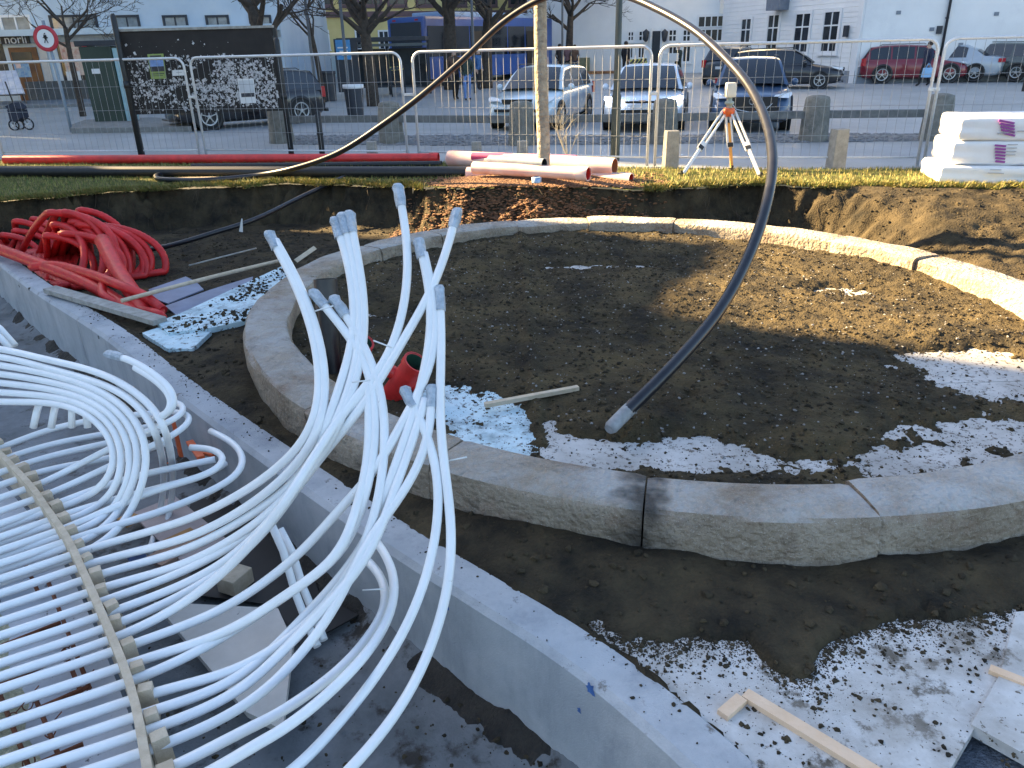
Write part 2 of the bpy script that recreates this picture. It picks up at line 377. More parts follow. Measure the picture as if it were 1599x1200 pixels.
# one road sheet out to the horizon
tx = np.concatenate([np.linspace(-160, -30, 20), np.arange(-29, 31, 1.0), np.linspace(31, 160, 20)])
ty = np.concatenate([np.arange(-.2, 45, 1.0), np.linspace(46, 120, 25), np.linspace(130, 700, 20)])
X, T = np.meshgrid(tx, ty); Y = fence_y(X)+T
Z = np.vectorize(gz)(Y)
nx, ny = len(tx), len(ty); idx = np.arange(nx*ny).reshape(ny, nx)
q = np.stack([idx[:-1, :-1], idx[:-1, 1:], idx[1:, 1:], idx[1:, :-1]], -1).reshape(-1, 4)
arr('road', np.stack([X.ravel(), Y.ravel(), Z.ravel()], -1), q, asphalt, True, 'structure')
# ground the camera side stands on, and the gravel bed under boards
mb = MB(); mb.add([(-30, -40, -1.1), (60, -40, -1.1), (60, 1.0, -1.1), (-30, 1.0, -1.1)], [(0, 1, 2, 3)]); mb.build('subgrade', soil)['kind'] = 'structure'
gravel_m = mat('gravel', (.10, .12, .15), .85, scale=40, col2=(.22, .25, .30), bump=1, bscale=90)
gb = grid('gravel_bed', np.arange(.9, 9, .05), np.arange(.6, 2.6, .05), lambda x, y: -.53+.03*fbm(x, y, 14, 3), lambda x, y: y > 0, gravel_m)
# the cobbled strip in front of the car park
cob = [PZ(x, y, -.03) for x, y in ((455, 226), (700, 228), (1000, 226), (1440, 221), (1440, 209), (1000, 211), (700, 212), (455, 212))]
for p in cob: p[2] = -.026
mb = MB()
for i in range(3): mb.add([cob[i], cob[i+1], cob[6-i], cob[7-i]], [(0, 1, 2, 3)])
mb.build('cobble_strip', cobble)['kind'] = 'structure'
rs = np.random.RandomState(11); P = []; Rr = []
for i in range(1500):
    k = rs.randint(3); a, b = rs.rand(2)
    lo_ = cob[k]*(1-a)+cob[k+1]*a; hi_ = cob[7-k]*(1-a)+cob[6-k]*a; p = lo_*(1-b)+hi_*b; P.append((p[0], p[1], -.022)); Rr.append(.07)
o = scatter_lumps('cobble_setts', P, Rr, cobble, 'stuff', .3, 5)

# ================================================================== SOIL INSIDE THE KERB RING, with insulation boards showing through
patches = [((795, 428), .9, .10, .020), ((870, 418), .9, .1, .02), ((955, 418), .9, .14, .03), ((1318, 458), .55, .25, .05), ((1540, 575), .75, .42, .085), ((1590, 600), .5, .4, .08), ((1482, 690), .62, .33, .07), ((1570, 670), .45, .25, .05), ((1330, 728), .55, .22, .06), ((1010, 705), .85, .22, .075), ((900, 712), .6, .15, .05), ((1100, 722), .6, .15, .05), ((790, 660), .5, .22, .055), ((720, 632), .5, .22, .065), ((770, 690), .6, .15, .05), ((600, 492), .5, .2, .05), ((690, 600), .3, .3, .04), ((1075, 625), .06, .05, .03), ((1110, 575), .08, .06, .03)]
PW = [(PZ(x, y, -.37)[:2], a*.85, b, h) for (x, y), a, b, h in patches]
def in_z(x, y):
    x = np.asarray(x, float); y = np.asarray(y, float)
    z = .045+.075*(fbm(x, y, 1.1, 5, 2.0)-.45)+.055*(fbm(x, y, 5.0, 4, 4.0)-.5)+.03*(fbm(x, y, 16.0, 3, 4.0)-.5)
    far = smooth((rho(x, y, -RW)-.55)/.4)*smooth((y-6.6)/1.2); z = z+.05*far
    z = z+.05*np.exp(-(((x-1.6)/.9)**2+((y-7.3)/.5)**2))
    n = .62*fbm(x, y, 9.0, 5, 7.0)+.38*fbm(x, y, 34.0, 3, 2.0)
    z = z+.05*np.exp(-((x-.155)/.06)**2)*(.3+1.2*n)
    for (c, a, b, h) in PW:
        e = np.exp(-(((x-c[0])/a)**2+((y-c[1])/b)**2)**1.5)
        z = z-e*(h*1.30)*(.0+1.80*n)
    return -.37+z
g = np.arange(-2.7, 5.2, .02)
grid('ring_soil', g, np.arange(2.9, 10.2, .02), in_z, lambda x, y: rho(x, y, -RW+.12) < 1, soil_in)
def board(name, label, poly, z, th, m, group=None, cat='insulation board', mi_side=None):
    mb = MB(); mb.prism([p[:2] for p in poly], z-th, z)
    o = mb.build(name, m); return tag(o, label, cat, group)
def ring_clip(x0, x1, y0, y1):
    """a rectangular board trimmed to the inside of the ring"""
    pts = []
    N = 12
    for i in range(N): pts.append((x0+(x1-x0)*i/N, y0))
    for i in range(N): pts.append((x1, y0+(y1-y0)*i/N))
    for i in range(N): pts.append((x1-(x1-x0)*i/N, y1))
    for i in range(N): pts.append((x0, y1-(y1-y0)*i/N))
    out = []
    for p in pts:
        r_ = float(rho(p[0], p[1], -RW-.01))
        if r_ > 1: d = (np.array(p)-RC)/r_; p = tuple(RC+d)
        out.append(p)
    return out
GB = 'insulation boards under the ring soil'
board('insulation_board', 'white insulation board showing through the soil at the near inner side of the stone ring', ring_clip(.16, 1.55, 3.3, 4.6), -.372, .05, eps_d, GB)
board('insulation_board', 'white insulation board showing in ragged patches at the inner right end of the stone ring', ring_clip(1.56, 4.5, 3.3, 5.0), -.371, .05, eps_d, GB)
board('insulation_board', 'white insulation board with a broad bare patch far right inside the ring', ring_clip(2.2, 4.7, 5.01, 7.6), -.372, .05, eps_d, GB)
board('insulation_board', 'light blue insulation board with dark crumbs beside the red pipe stubs', ring_clip(-1.2, .15, 3.6, 5.2), -.371, .05, xps, GB)
board('insulation_board', 'pale insulation board glimpsed as thin streaks in the shaded far half of the ring', ring_clip(-1.6, 1.6, 6.6, 9.4), -.373, .05, eps_d, GB)
board('insulation_board', 'pale insulation board with one small bare streak in the sunlit far half of the ring', ring_clip(1.61, 3.8, 7.61, 9.0), -.373, .05, eps_d, GB)
# ================================================================== KERB RING
ring = thing('kerb_ring', 'wide round ring of old granite kerb stones laid on the dug earth', 'kerb ring', (RC[0], RC[1], -.5))
jp = [(795, 343), (915, 338), (1057, 340), (1320, 370), (1470, 398), (1620, 440), (2050, 640), (1850, 730), (1377, 804), (1005, 789), (672, 722), (476, 640), (380, 545), (455, 430), (562, 382), (660, 357)]
ang = sorted([ring_ang(PZ(x, y, -.15)) for x, y in jp], reverse=True)
gap = .0013
for i in range(len(ang)):
    a0 = ang[i]; a1 = ang[(i+1) % len(ang)]
    if a1 > a0: a1 -= 2*math.pi
    a0 -= gap; a1 += gap
    n = 22; prof = []
    rg = random.Random(i+50); tz = rg.uniform(-.014, .014); tr = rg.uniform(-.018, .018)
    pr = [(tr, -.52), (tr-.004, -.30), (tr, -.195), (tr-.012, -.163), (tr-.035, -.15), (tr-RW*.5, -.146), (tr-RW+.035, -.15), (tr-RW+.012, -.165), (tr-RW, -.2), (tr-RW+.005, -.35), (tr-RW, -.52)]
    vs = []; k = len(pr)
    for j in range(n+1):
        a = a0+(a1-a0)*j/n; endf = .009 if j in (0, n) else 0
        for q, (dr, z) in enumerate(pr):
            wob = .017*(vn(np.array(math.cos(a)*11+q*.9+i), np.array(math.sin(a)*11+z*9))-.5)*2
            e = endf if 2 <= q <= 8 else endf*.3
            rr = dr+wob+(-e if dr > -.19 else e); p = ring_pt(a, rr); vs.append((p[0], p[1], z+tz+wob*.5-(e*.6 if 2 <= q <= 8 else 0)))
    fs = [(j*k+q, j*k+(q+1) % k, (j+1)*k+(q+1) % k, (j+1)*k+q) for j in range(n) for q in range(k)]
    mb = MB(); mb.add(vs, fs, 0, True); mb.f.append([q for q in range(k)][::-1]); mb.f.append([n*k+q for q in range(k)]); mb.mi += [0, 0]; mb.sm += [False, False]
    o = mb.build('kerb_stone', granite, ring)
    bm = bmesh.new(); bm.from_mesh(o.data); bmesh.ops.recalc_face_normals(bm, faces=bm.faces); bm.to_mesh(o.data); bm.free()
    o.data.set_sharp_from_angle(angle=R_(50))
# ================================================================== CONCRETE WALL AND TROUGH FLOOR
WT = .21; WZ = -.385; FZ = -.98
def wall_seg(mb, pts):
    vs = []; k = 4
    for i, p in enumerate(pts):
        d = pts[min(i+1, len(pts)-1)]-pts[max(i-1, 0)]; d = d/np.linalg.norm(d); nrm = np.array([d[1], -d[0]])
        a = p; b = p+nrm*WT
        for (r, z) in ((a, FZ-.2), (a, WZ-.012), (a+nrm*.012, WZ), (b-nrm*.03, WZ-.004), (b, WZ-.03), (b, FZ-.2)): vs.append((r[0], r[1], z))
    k = 6; n = len(pts)
    fs = [(j*k+q, (j+1)*k+q, (j+1)*k+(q+1) % k, j*k+(q+1) % k) for j in range(n-1) for q in range(k)]
    mb.add(vs, fs); mb.f += [[q for q in range(k)], [(n-1)*k+q for q in range(k)][::-1]]; mb.mi += [0, 0]; mb.sm += [False, False]
wallt = thing('concrete_wall', 'long curved grey concrete wall dividing the pipe trough from the earth', 'wall', (-2, 4.9, FZ))
ji = min(range(len(WALL_P)), key=lambda i: abs(WALL_P[i][0]+4.02))
def stain(m, P, r0, r1, col):
    n = m.node_tree.nodes; l = m.node_tree.links; b = n['Principled BSDF']; tc = n.new('ShaderNodeTexCoord')
    d = n.new('ShaderNodeVectorMath'); d.operation = 'DISTANCE'; d.inputs[1].default_value = P; l.new(tc.outputs['Object'], d.inputs[0])
    nz = n.new('ShaderNodeTexNoise'); nz.inputs['Scale'].default_value = 7; l.new(tc.outputs['Object'], nz.inputs['Vector'])
    ma = n.new('ShaderNodeMath'); ma.operation = 'MULTIPLY_ADD'; ma.inputs[1].default_value = .30; l.new(nz.outputs['Fac'], ma.inputs[0]); l.new(d.outputs['Value'], ma.inputs[2])
    mr = n.new('ShaderNodeMapRange'); mr.inputs['From Min'].default_value = r1+.15; mr.inputs['From Max'].default_value = r0+.15; mr.inputs['To Max'].default_value = .85; l.new(ma.outputs[0], mr.inputs['Value'])
    mx = n.new('ShaderNodeMix'); mx.data_type = 'RGBA'; mx.inputs['B'].default_value = (*col, 1); l.new(b.inputs['Base Color'].links[0].from_socket, mx.inputs['A']); l.new(mr.outputs['Result'], mx.inputs['Factor']); l.new(mx.outputs['Result'], b.inputs['Base Color'])
for q_, r_ in (((1005, 745), .12), ((1005, 785), .13), ((1003, 830), .15)):
    stain(granite, tuple(PZ(*q_, -.15 if q_[1] < 800 else -.3)-np.array([RC[0], RC[1], -.5])), r_*.3, r_*1.25, (.045, .040, .035))
mb = MB(); wall_seg(mb, WALL_P[:ji+1]); mb.build('wall_panel', concrete, wallt)
p1 = list(WALL_P[ji:]); dd = p1[1]-p1[0]; p1[0] = p1[0]+dd/np.linalg.norm(dd)*.012
mb = MB(); wall_seg(mb, p1); mb.build('wall_panel', concrete, wallt)
hole_m = mat('tie_hole', (.06, .055, .05), .9, var=.2)
def wall_hit(px, py):
    for i in range(len(WALL_P)-1):
        d = WALL_P[i+1]-WALL_P[i]; d = d/np.linalg.norm(d); nrm = np.array([d[1], -d[0]]); a = WALL_P[i]+nrm*WT
        r = ray(px, py); den = r[0]*nrm[0]+r[1]*nrm[1]; t = ((a-CAM[:2])@nrm)/den; h = CAM+r*t; s_ = (h[:2]-a)@d
        if 0 <= s_ < np.linalg.norm(WALL_P[i+1]-WALL_P[i]) and FZ < h[2] < WZ-.02: return h, d, nrm
for px, py, k_ in ((628, 862, 1.0), (922, 1076, 1.4), (905, 1110, .6), (700, 950, .5)):
    q_ = wall_hit(px, py)
    if q_:
        h, d, nrm = q_; mb = MB(); pl = []
        for j in range(14): a = j*2*math.pi/14; rr = .020*k_*rnd.uniform(.5, 1.3); pl.append(h+np.array([d[0], d[1], 0])*rr*math.cos(a)+np.array([0, 0, 1])*rr*1.3*math.sin(a)+np.array([nrm[0], nrm[1], 0])*.002)
        mb.add(pl, [tuple(range(14))]); mb.build('paint_mark', mat('blue_marking_paint', (.05, .13, .35), .7, var=.3, scale=30), wallt)
for px, py in ((30, 447), (45, 452), (154, 527), (210, 573)):
    best = None
    for i in range(len(WALL_P)-1):
        d = WALL_P[i+1]-WALL_P[i]; d = d/np.linalg.norm(d); nrm = np.array([d[1], -d[0]]); a = WALL_P[i]+nrm*WT
        r = ray(px, py); den = r[0]*nrm[0]+r[1]*nrm[1]; t = ((a-CAM[:2])@nrm)/den; h = CAM+r*t
        s_ = (h[:2]-a)@d
        if 0 <= s_ < np.linalg.norm(WALL_P[i+1]-WALL_P[i]) and FZ < h[2] < WZ-.02: best = (h, d, nrm); break
    if best:
        h, d, nrm = best; mb = MB(); mb.lathe([(.018, -.02), (.018, .002), (.011, .003), (.011, -.02)], (0, 0, 0), 10, M=Matrix.Identity(3))
        mm = Matrix((Vector((d[0], d[1], 0)), Vector((0, 0, 1)), Vector((nrm[0], nrm[1], 0)))).transposed()
        mb.v = [tuple(mm @ Vector(v)+Vector(h)) for v in mb.v]; mb.build('tie_hole', hole_m, wallt)
grid('trough_floor', np.arange(-11, 2.0, .06), np.arange(-3, 13, .06), lambda x, y: FZ+.02*(fbm(x, y, 3, 4)-.5)+.10*np.exp(-((wall_y(x)-.25-y)/.13)**2)*fbm(x, y, 5, 4)*1.3, lambda x, y: y < wall_y(x)-.05, floor_m)
# clods: on the soil, in the ring, on boards, on the wall top, in the trough
rs = np.random.RandomState(21)
def field(n, x0, x1, y0, y1, ok, zf, r0, r1, pw=3.0):
    x = rs.uniform(x0, x1, n); y = rs.uniform(y0, y1, n); k = ok(x, y); x, y = x[k], y[k]
    r = r0+(r1-r0)*rs.rand(len(x))**pw; return np.stack([x, y, zf(x, y)+r*.15], -1), r
P1, R1 = field(26000, -2.5, 5, 3.2, 10, lambda x, y: rho(x, y, -RW-.04) < 1, lambda x, y: np.maximum(in_z(x, y), -.371), .004, .020, 3)
kk = (in_z(P1[:, 0], P1[:, 1]) > -.369) | ((rs.rand(len(R1)) < .30) & (R1 < .012)); P1, R1 = P1[kk], R1[kk]
scatter_lumps('ring_soil_clods', P1, R1, clod_m, seed=2)
P2, R2 = field(30000, -8, 7.5, 2.0, 12, lambda x, y: (rho(x, y, .03) > 1) & (y > wall_y(x)+.02) & (y < edge_y(x)) & (y > board_y(x)-.02), soil_z, .005, .026, 3.5)
scatter_lumps('soil_clods', P2, R2, clod_m, seed=3)
def bdens(x, y):
    d = board_y(x)-y; return (d > -.05) & (rs.rand(len(x)) < np.exp(-np.maximum(d, 0)/.08)*.95+.22*np.clip(fbm(x, y, 4.5, 3)*3-1.35, 0, 1)) & (y > wall_y(x)) & (x > .3)
P3, R3 = field(22000, .3, 2.9, 1.5, 2.8, bdens, lambda x, y: x*0-.42, .0015, .012, 3)
def edge_ok(x, y):
    k = rho(x, y, -RW-.04) < 1; h = np.full(len(x), -9.0); h[k] = in_z(x[k], y[k]); d = -.369-h
    return k & (d > -.004) & (rs.rand(len(x)) < np.exp(-np.maximum(d, 0)/.012))
P8, R8 = field(150000, -1.6, 5, 3.2, 7.6, edge_ok, lambda x, y: x*0-.371, .0012, .0055, 2)
scatter_lumps('ring_edge_crumbs', P8, R8, clod_m, seed=15)
P9, R9 = field(120000, .3, 2.9, 1.5, 2.8, lambda x, y: (board_y(x)-y > -.06) & (rs.rand(len(x)) < np.exp(-np.maximum(board_y(x)-y-.10*(fbm(x, y, 6, 3)-.4), 0)/.055)) & (y > wall_y(x)), lambda x, y: x*0-.42, .001, .0045, 2)
scatter_lumps('fine_board_crumbs', P9, R9, clod_m, seed=16)
scatter_lumps('board_crumbs', P3, R3, clod_m, seed=4)
wy = lambda x, y: (y < wall_y(x)) & (y > wall_y(x)-.26) & (rs.rand(len(x)) < .06+1.1*np.exp(-(wall_y(x)-y)/.06)*(fbm(x, y, 2.5, 3) > .42))
P4, R4 = field(60000, -4.5, 1.0, 1.6, 8, wy, lambda x, y: x*0+WZ, .0015, .009, 3)
scatter_lumps('wall_top_crumbs', P4, R4, clod_m, seed=5)
P5, R5 = field(9000, -2.2, .6, 1.4, 5.5, lambda x, y: (y < wall_y(x)-.25) & (rs.rand(len(x)) < .12+np.exp(-(wall_y(x)-.25-y)/.25)), lambda x, y: x*0+FZ+.02, .002, .014, 3)
scatter_lumps('trough_crumbs', P5, R5, clod_m, seed=6)
PB = [tuple(PZ(x, y, -.36)[:2]) for x, y in ((285, 488), (440, 416), (452, 430), (405, 470), (385, 500), (330, 512), (262, 545), (222, 520))]
P7, R7 = field(9000, -4, -2, 6, 9.4, lambda x, y: inpoly(x, y, PB) & (rs.rand(len(x)) < np.clip(fbm(x, y, 4.0, 3)*3-1.1, 0, 1)), lambda x, y: x*0-.358, .004, .022, 3)
scatter_lumps('blue_board_crumbs', P7, R7, clod_m, seed=14)
P6, R6 = field(5000, -2.5, 5, 3.2, 10, lambda x, y: rho(x, y, -RW-.04) < 1, lambda x, y: np.maximum(in_z(x, y), -.371), .003, .012, 3)
scatter_lumps('pebbles', P6, R6, mat('pebble', (.16, .15, .14), .8, scale=9, col2=(.30, .29, .28)), seed=12)
# mulch chips round the tree
n = 12000; x = rs.normal(.35, .85, n); y = rs.normal(11.45, .5, n); k = (np.abs(x-.35) < 2.1) & (y < 12.6) & (y > 10.4)
x, y = x[k], y[k]; z = np.where(y > _edge(x, y), lawn_z(x, y), soil_z(x, y))+.01
scatter_lumps('bark_chips', np.stack([x, y, z], -1), .012+.022*rs.rand(len(x)), mulch, seed=8, flat=.4)
# ================================================================== GRASS
def blades(name, n, ok, x0, x1, y0, y1, h0, h1, mats, seed):
    rs = np.random.RandomState(seed); x = rs.uniform(x0, x1, n); y = rs.uniform(y0, y1, n); k = ok(x, y, rs); x, y = x[k], y[k]; n = len(x)
    z = lawn_z(x, y); h = h0+(h1-h0)*rs.rand(n)*(.4+.9*fbm(x, y, 1.5, 3)); a = rs.rand(n)*6.28; lean = rs.rand(n)*.6*h; b = rs.rand(n)*6.28; wd = .004+.005*rs.rand(n)
    p0 = np.stack([x-wd*np.cos(a), y-wd*np.sin(a), z-.01], -1); p1 = np.stack([x+wd*np.cos(a), y+wd*np.sin(a), z-.01], -1); p2 = np.stack([x+lean*np.cos(b), y+lean*np.sin(b), z+h], -1)
    V = np.stack([p0, p1, p2], 1).reshape(-1, 3); return arr(name, V, np.arange(3*n).reshape(-1, 3), mats, False, 'stuff', mi=rs.randint(len(mats), size=n))
gms = [mat('grass_green', (.11, .15, .03), .7, var=.25, scale=3), mat('grass_yellow', (.27, .24, .06), .7, var=.25, scale=3), mat('grass_straw', (.29, .235, .10), .8, var=.2, scale=3)]
blades('grass', 120000, lambda x, y, rs: (y > _edge(x, y)-.06) & (y < fence_y(x)+.1) & ~((np.abs(x-.35) < 1.5) & (y < 12.3)) & (rs.rand(len(x)) < .45+.6*fbm(x, y, 1.2, 3)), -11, 9, 9.8, 17.2, .025, .075, gms, 31)
def edge_turf():
    rs = np.random.RandomState(77); n = 80000; x = rs.uniform(-9, 8, n); e = _edge(x, np.full(n, 12.0)); y = e+rs.uniform(-.10, .06, n)
    k = ~((np.abs(x-.35) < 1.6)) & (rs.rand(n) < .1+.9*fbm(x, y, 3.0, 3)); x, y, e = x[k], y[k], e[k]; n = len(x); z = np.maximum(lawn_z(x, y)-.01, soil_z(x, y))
    h = .03+.07*rs.rand(n); a = rs.rand(n)*6.28; wd = .005+.006*rs.rand(n); b = -1.57+rs.normal(0, .7, n); ln = h*(.3+.9*rs.rand(n)); up = h*(1.0-1.4*rs.rand(n)*(y < e+.0))
    p0 = np.stack([x-wd*np.cos(a), y-wd*np.sin(a), z-.01], -1); p1 = np.stack([x+wd*np.cos(a), y+wd*np.sin(a), z-.01], -1); p2 = np.stack([x+ln*np.cos(b), y+ln*np.sin(b), z+up], -1)
    return arr('turf_edge', np.stack([p0, p1, p2], 1).reshape(-1, 3), np.arange(3*n).reshape(-1, 3), gms, False, 'stuff', mi=rs.randint(3, size=n))
edge_turf()
# dark soil fallen along the foot of the wall
def spill_z(x, y):
    d = wall_y(x)-.27-y
    return FZ-.03+.13*np.exp(-(d/.17)**2)*(.2+1.3*fbm(x, y, 3.5, 4))+.03*(fbm(x, y, 22.0, 3, 6.0)-.5)*np.exp(-(d/.3)**2)-.03*smooth((d-.2)/.3)
grid('soil_spill', np.arange(-6, 1.4, .035), np.arange(.5, 10, .035), spill_z, lambda x, y: (y < wall_y(x)-.08) & (y > wall_y(x)-1.3), mat('wet_soil', (.016, .014, .012), .8, scale=6, col2=(.045, .038, .03), bump=1, bscale=60))
# roots and rags of turf hanging over the cut
mb = MB(); rg = random.Random(4)
for i in range(150):
    x = rg.uniform(-8, 5); y = float(_edge(np.array(x), np.array(12.0)))-rg.uniform(.0, .25); z = float(soil_z(x, y))+.0
    pts = [(x, y-.02, z)]
    L = rg.uniform(.08, .35); dx = rg.uniform(-.12, .12)
    for k in range(1, 4): pts.append((x+dx*k/3+rg.uniform(-.02, .02), y-.03-.05*k, z-L*k/3))
    mb.tube(pts, [.005, .004, .003, .0015], 4, False)
mb.build('root_strands', mat('root', (.055, .038, .024), .9, var=.3))['kind'] = 'stuff'
# ================================================================== BOARDS AND OFFCUTS AT THE NEAR RIGHT
GN = 'white boards laid at the near right'
pA = [PZ(x, y, -.42) for x, y in ((905, 955), (1000, 900), (1330, 900), (1590, 950), (1566, 1052), (1525, 1131), (1470, 1225), (1380, 1330), (1150, 1330), (1085, 1150))]
for p in pA:
    if p[1] > 2.72: p[1] = 2.72
mbp = [(max(p[0], 0.0), p[1]) for p in pA]
def wall_clip(poly):
    out = []
    for p in poly:
        yy = float(wall_y(p[0]))+.01; out.append((p[0], max(p[1], yy)) if p[1] < yy else (p[0], p[1]))
    return out
fine = []
for i in range(len(mbp)):
    a = np.array(mbp[i]); b = np.array(mbp[(i+1) % len(mbp)])
    for k in range(8): fine.append(a+(b-a)*k/8)
o = board('white_board', 'large white board strewn with dark crumbs between the concrete wall and the earth bank', wall_clip(fine), -.42, .05, eps, GN, 'board')
pB = [PZ(x, y, -.425) for x, y in ((1560, 1058), (1585, 960), (1900, 930), (2000, 1330), (1760, 1290), (1599, 1183), (1515, 1136))]
for p in pB:
    if p[1] > 2.75: p[1] = 2.75
board('white_board', 'white board at the corner with a thick pale edge above the gravel', [p[:2] for p in pB], -.410, .05, eps, GN, 'board')
def batten(name, label, cat, a, b, wd, ht, m, group=None, up=(0, 0, 1)):
    mb = MB(); mb.bar(a, b, wd, ht, up); o = mb.build(name, m, bevel=min(wd, ht)*.08); return tag(o, label, cat, group)
GT = 'peach coloured battens on the white boards'
batten('timber_batten', 'long peach coloured batten lying across the large white board', 'batten', PZ(1163, 1085, -.410), PZ(1372, 1212, -.410), .052, .028, peach, GT)
batten('timber_batten', 'short peach coloured batten meeting the long one at a corner', 'batten', PZ(1128, 1118, -.410), PZ(1158, 1092, -.410), .048, .028, peach, GT)
batten('timber_batten', 'peach coloured batten on the corner board beside the gravel gap', 'batten', PZ(1545, 1045, -.409), PZ(1660, 1090, -.409), .04, .02, peach, GT)
# ================================================================== BLUE BOARDS, STICKS AND PLANK AT THE LEFT
GBL = 'blue boards beside the wall'
def pboard(label, px, z, th, m, name='insulation_board', cat='insulation board', group=None, dz=None):
    pts = [PZ(x, y, z) for x, y in px]; mb = MB(); mb.prism([p[:2] for p in pts], z-th, z); return tag(mb.build(name, m), label, cat, group)
pboard('light blue foam board strewn with soil, next to the left end of the stone ring', [(285, 488), (440, 416), (452, 430), (405, 470), (385, 500), (330, 512), (262, 520), (245, 503)], -.36, .05, xps, group=GBL)
pboard('dirty light blue foam board broken off beside the concrete wall', [(245, 512), (330, 517), (300, 545), (262, 545), (222, 520)], -.385, .04, xps, group=GBL)
slate = mat('blue_grey_sheet', (.20, .23, .32), .45, var=.15, scale=4)
pboard('blue grey plastic sheet lying flat on the pit floor behind the wooden stick', [(232, 452), (290, 432), (306, 440), (318, 452), (262, 474), (240, 466)], -.50, .012, slate, 'plastic_sheet', 'plastic sheet')
pboard('second dull blue sheet half under the stick in the dark of the pit', [(258, 478), (330, 452), (395, 432), (390, 450), (300, 482), (275, 492)], -.49, .012, slate, 'plastic_sheet', 'plastic sheet')
batten('timber_plank', 'grey weathered plank lying on the concrete wall before the red hose coil', 'plank', PZ(78, 452, -.34), PZ(250, 502, -.34), .14, .05, wood_grey)
mb = MB(); a = PZ(190, 470, -.30); b = PZ(447, 405, -.36); mb.tube(catmull([a, (a+b)/2+[0, 0, .01], b], 4), [.022]*9, 8); tag(mb.build('wooden_pole', wood), 'thin brown wooden pole leaning from the plank to the ring', 'pole')
mb = MB(); mb.tube([PZ(295, 415, -.45), PZ(345, 402, -.42), PZ(400, 388, -.45)], .010, 6); tag(mb.build('thin_rod', wood_grey), 'thin grey rod lying in the dark pit above the wooden pole', 'rod')
batten('wood_offcut', 'pale wooden offcut standing up behind the left rim of the stone ring', 'offcut', PZ(462, 408, -.28), PZ(492, 387, -.20), .05, .012, wood, up=(0, -1, .3))
batten('wood_stake', 'short pale wooden stake lying on the soil inside the ring', 'stake', PZ(757, 633, -.315), PZ(903, 606, -.30), .04, .03, wood)
# ================================================================== WHITE PIPES
PR = .0198; PLZ = -.30
S_PX = [(-30, 690), (0, 717), (50, 770), (80, 812), (112, 860), (140, 920), (175, 1000), (200, 1062), (218, 1125), (232, 1200), (243, 1260), (250, 1330), (254, 1420)]
def sx(y): return float(np.interp(y, [p[1] for p in S_PX], [p[0] for p in S_PX]))
def plane_d(x, y): return depth(PZ(x, max(y, 480), PLZ))
def relax(P, n=72, it=14):
    P = np.array(P); s = np.concatenate([[0], np.cumsum(np.linalg.norm(np.diff(P, axis=0), axis=1))]); q = np.linspace(0, s[-1], n)
    P = np.stack([np.interp(q, s, P[:, 0]), np.interp(q, s, P[:, 1])], -1)
    for _ in range(it): P[1:-1] = P[1:-1]*.5+(P[:-2]+P[2:])*.25
    return [p for p in P]
def pipe_path(px, mode, dz=0.0, ycomb=None, dive=.78, zend=-1.0):
    """px runs from the tip to the comb; the far end leans back towards the wall, the near end lies in the comb"""
    P = relax(catmull([np.array(p, float) for p in px], 7)); L = [0]
    for i in range(1, len(P)): L.append(L[-1]+np.linalg.norm(P[i]-P[i-1]))
    ls = L[-1]
    if ycomb is not None:
        j = min(range(len(P)), key=lambda i: np.linalg.norm(P[i]-np.array([sx(ycomb), ycomb]))); ls = L[j]
    out = []
    for p, s in zip(P, L):
        f = max(0, 1-s/ls); pl = plane_d(*p)
        if mode == 'up': k = float(smooth(np.array(f/.62))); cap = 3.62-(p[1]-300)/560*.55; d = pl*(1-k)+min(cap, pl)*k
        elif mode == 'arch': d = min(4.55-.0016*p[0]-.0007*(p[1]-545), pl); e = float(smooth(np.array((s/L[-1]-dive)/(.93-dive)))); d = d*(1-e)+depth(PZ(p[0], p[1], zend))*e
        else: d = pl
        out.append(PD(p[0], p[1], d)+np.array([0, 0, dz*float(smooth(np.array((ls-s)/190)))]))
    return out
GU = 'white pipes bent up out of the trough'; GL = 'white pipes curling in loose loops by the wall'; GA = 'white pipes arching over the far left of the comb'
def white_pipe(label, path, taped, group, r=PR):
    mb = MB(); mb.tube(path, r, 10)
    t = thing('white_pipe', label, 'pipe', path[len(path)//2], group); mb.build('pipe_tube', pex, t)
    if taped:
        a = path[0]; d = path[0]-path[3]; d = d/np.linalg.norm(d); L = rnd.uniform(.075, .105)
        u, v = basis(d); mb = MB(); k = 9; vs = []
        for q, (ss, rr) in enumerate(((-L, r+.004), (-L*.5, r+.006), (-.01, r+.005), (.012, r+.004), (.03, r*.75))):
            for j in range(k):
                an = 2*math.pi*j/k; f = rr*(1+.12*rnd.uniform(-1, 1)); fl = 1.18 if q >= 3 else 1.0; f2 = .55 if q == 4 else 1
                vs.append(a+d*ss+u*math.cos(an)*f*fl+v*math.sin(an)*f*f2)
        mb.add(vs, [(q*k+j, q*k+(j+1) % k, (q+1)*k+(j+1) % k, (q+1)*k+j) for q in range(4) for j in range(k)]+[[4*k+j for j in range(k)]])
        mb.build('tape_wrap', tape, t)
    return t
def left_of(y): return [(sx(y)-75, y+26), (sx(y)-150, y+50), (sx(y)-330, y+112)]
def full(px, y):
    k = len(px)
    while k > 3 and px[k-1][0] < sx(y)+175: k -= 1
    px = [np.array(p, float) for p in px[:k]]; P0 = np.array([sx(y), y]); t0 = np.array([1, -.37]); t0 /= np.linalg.norm(t0)
    dj = px[-1]-px[-2]; dj /= np.linalg.norm(dj); D = np.linalg.norm(px[-1]-P0); P1 = P0+t0*D*.42; P2 = px[-1]+dj*D*.30
    bz = [px[-1]*(1-t)**3+P2*3*t*(1-t)**2+P1*3*t*t*(1-t)+P0*t**3 for t in (.2, .4, .6, .8, .92)]
    return px+bz+[P0]+left_of(y)
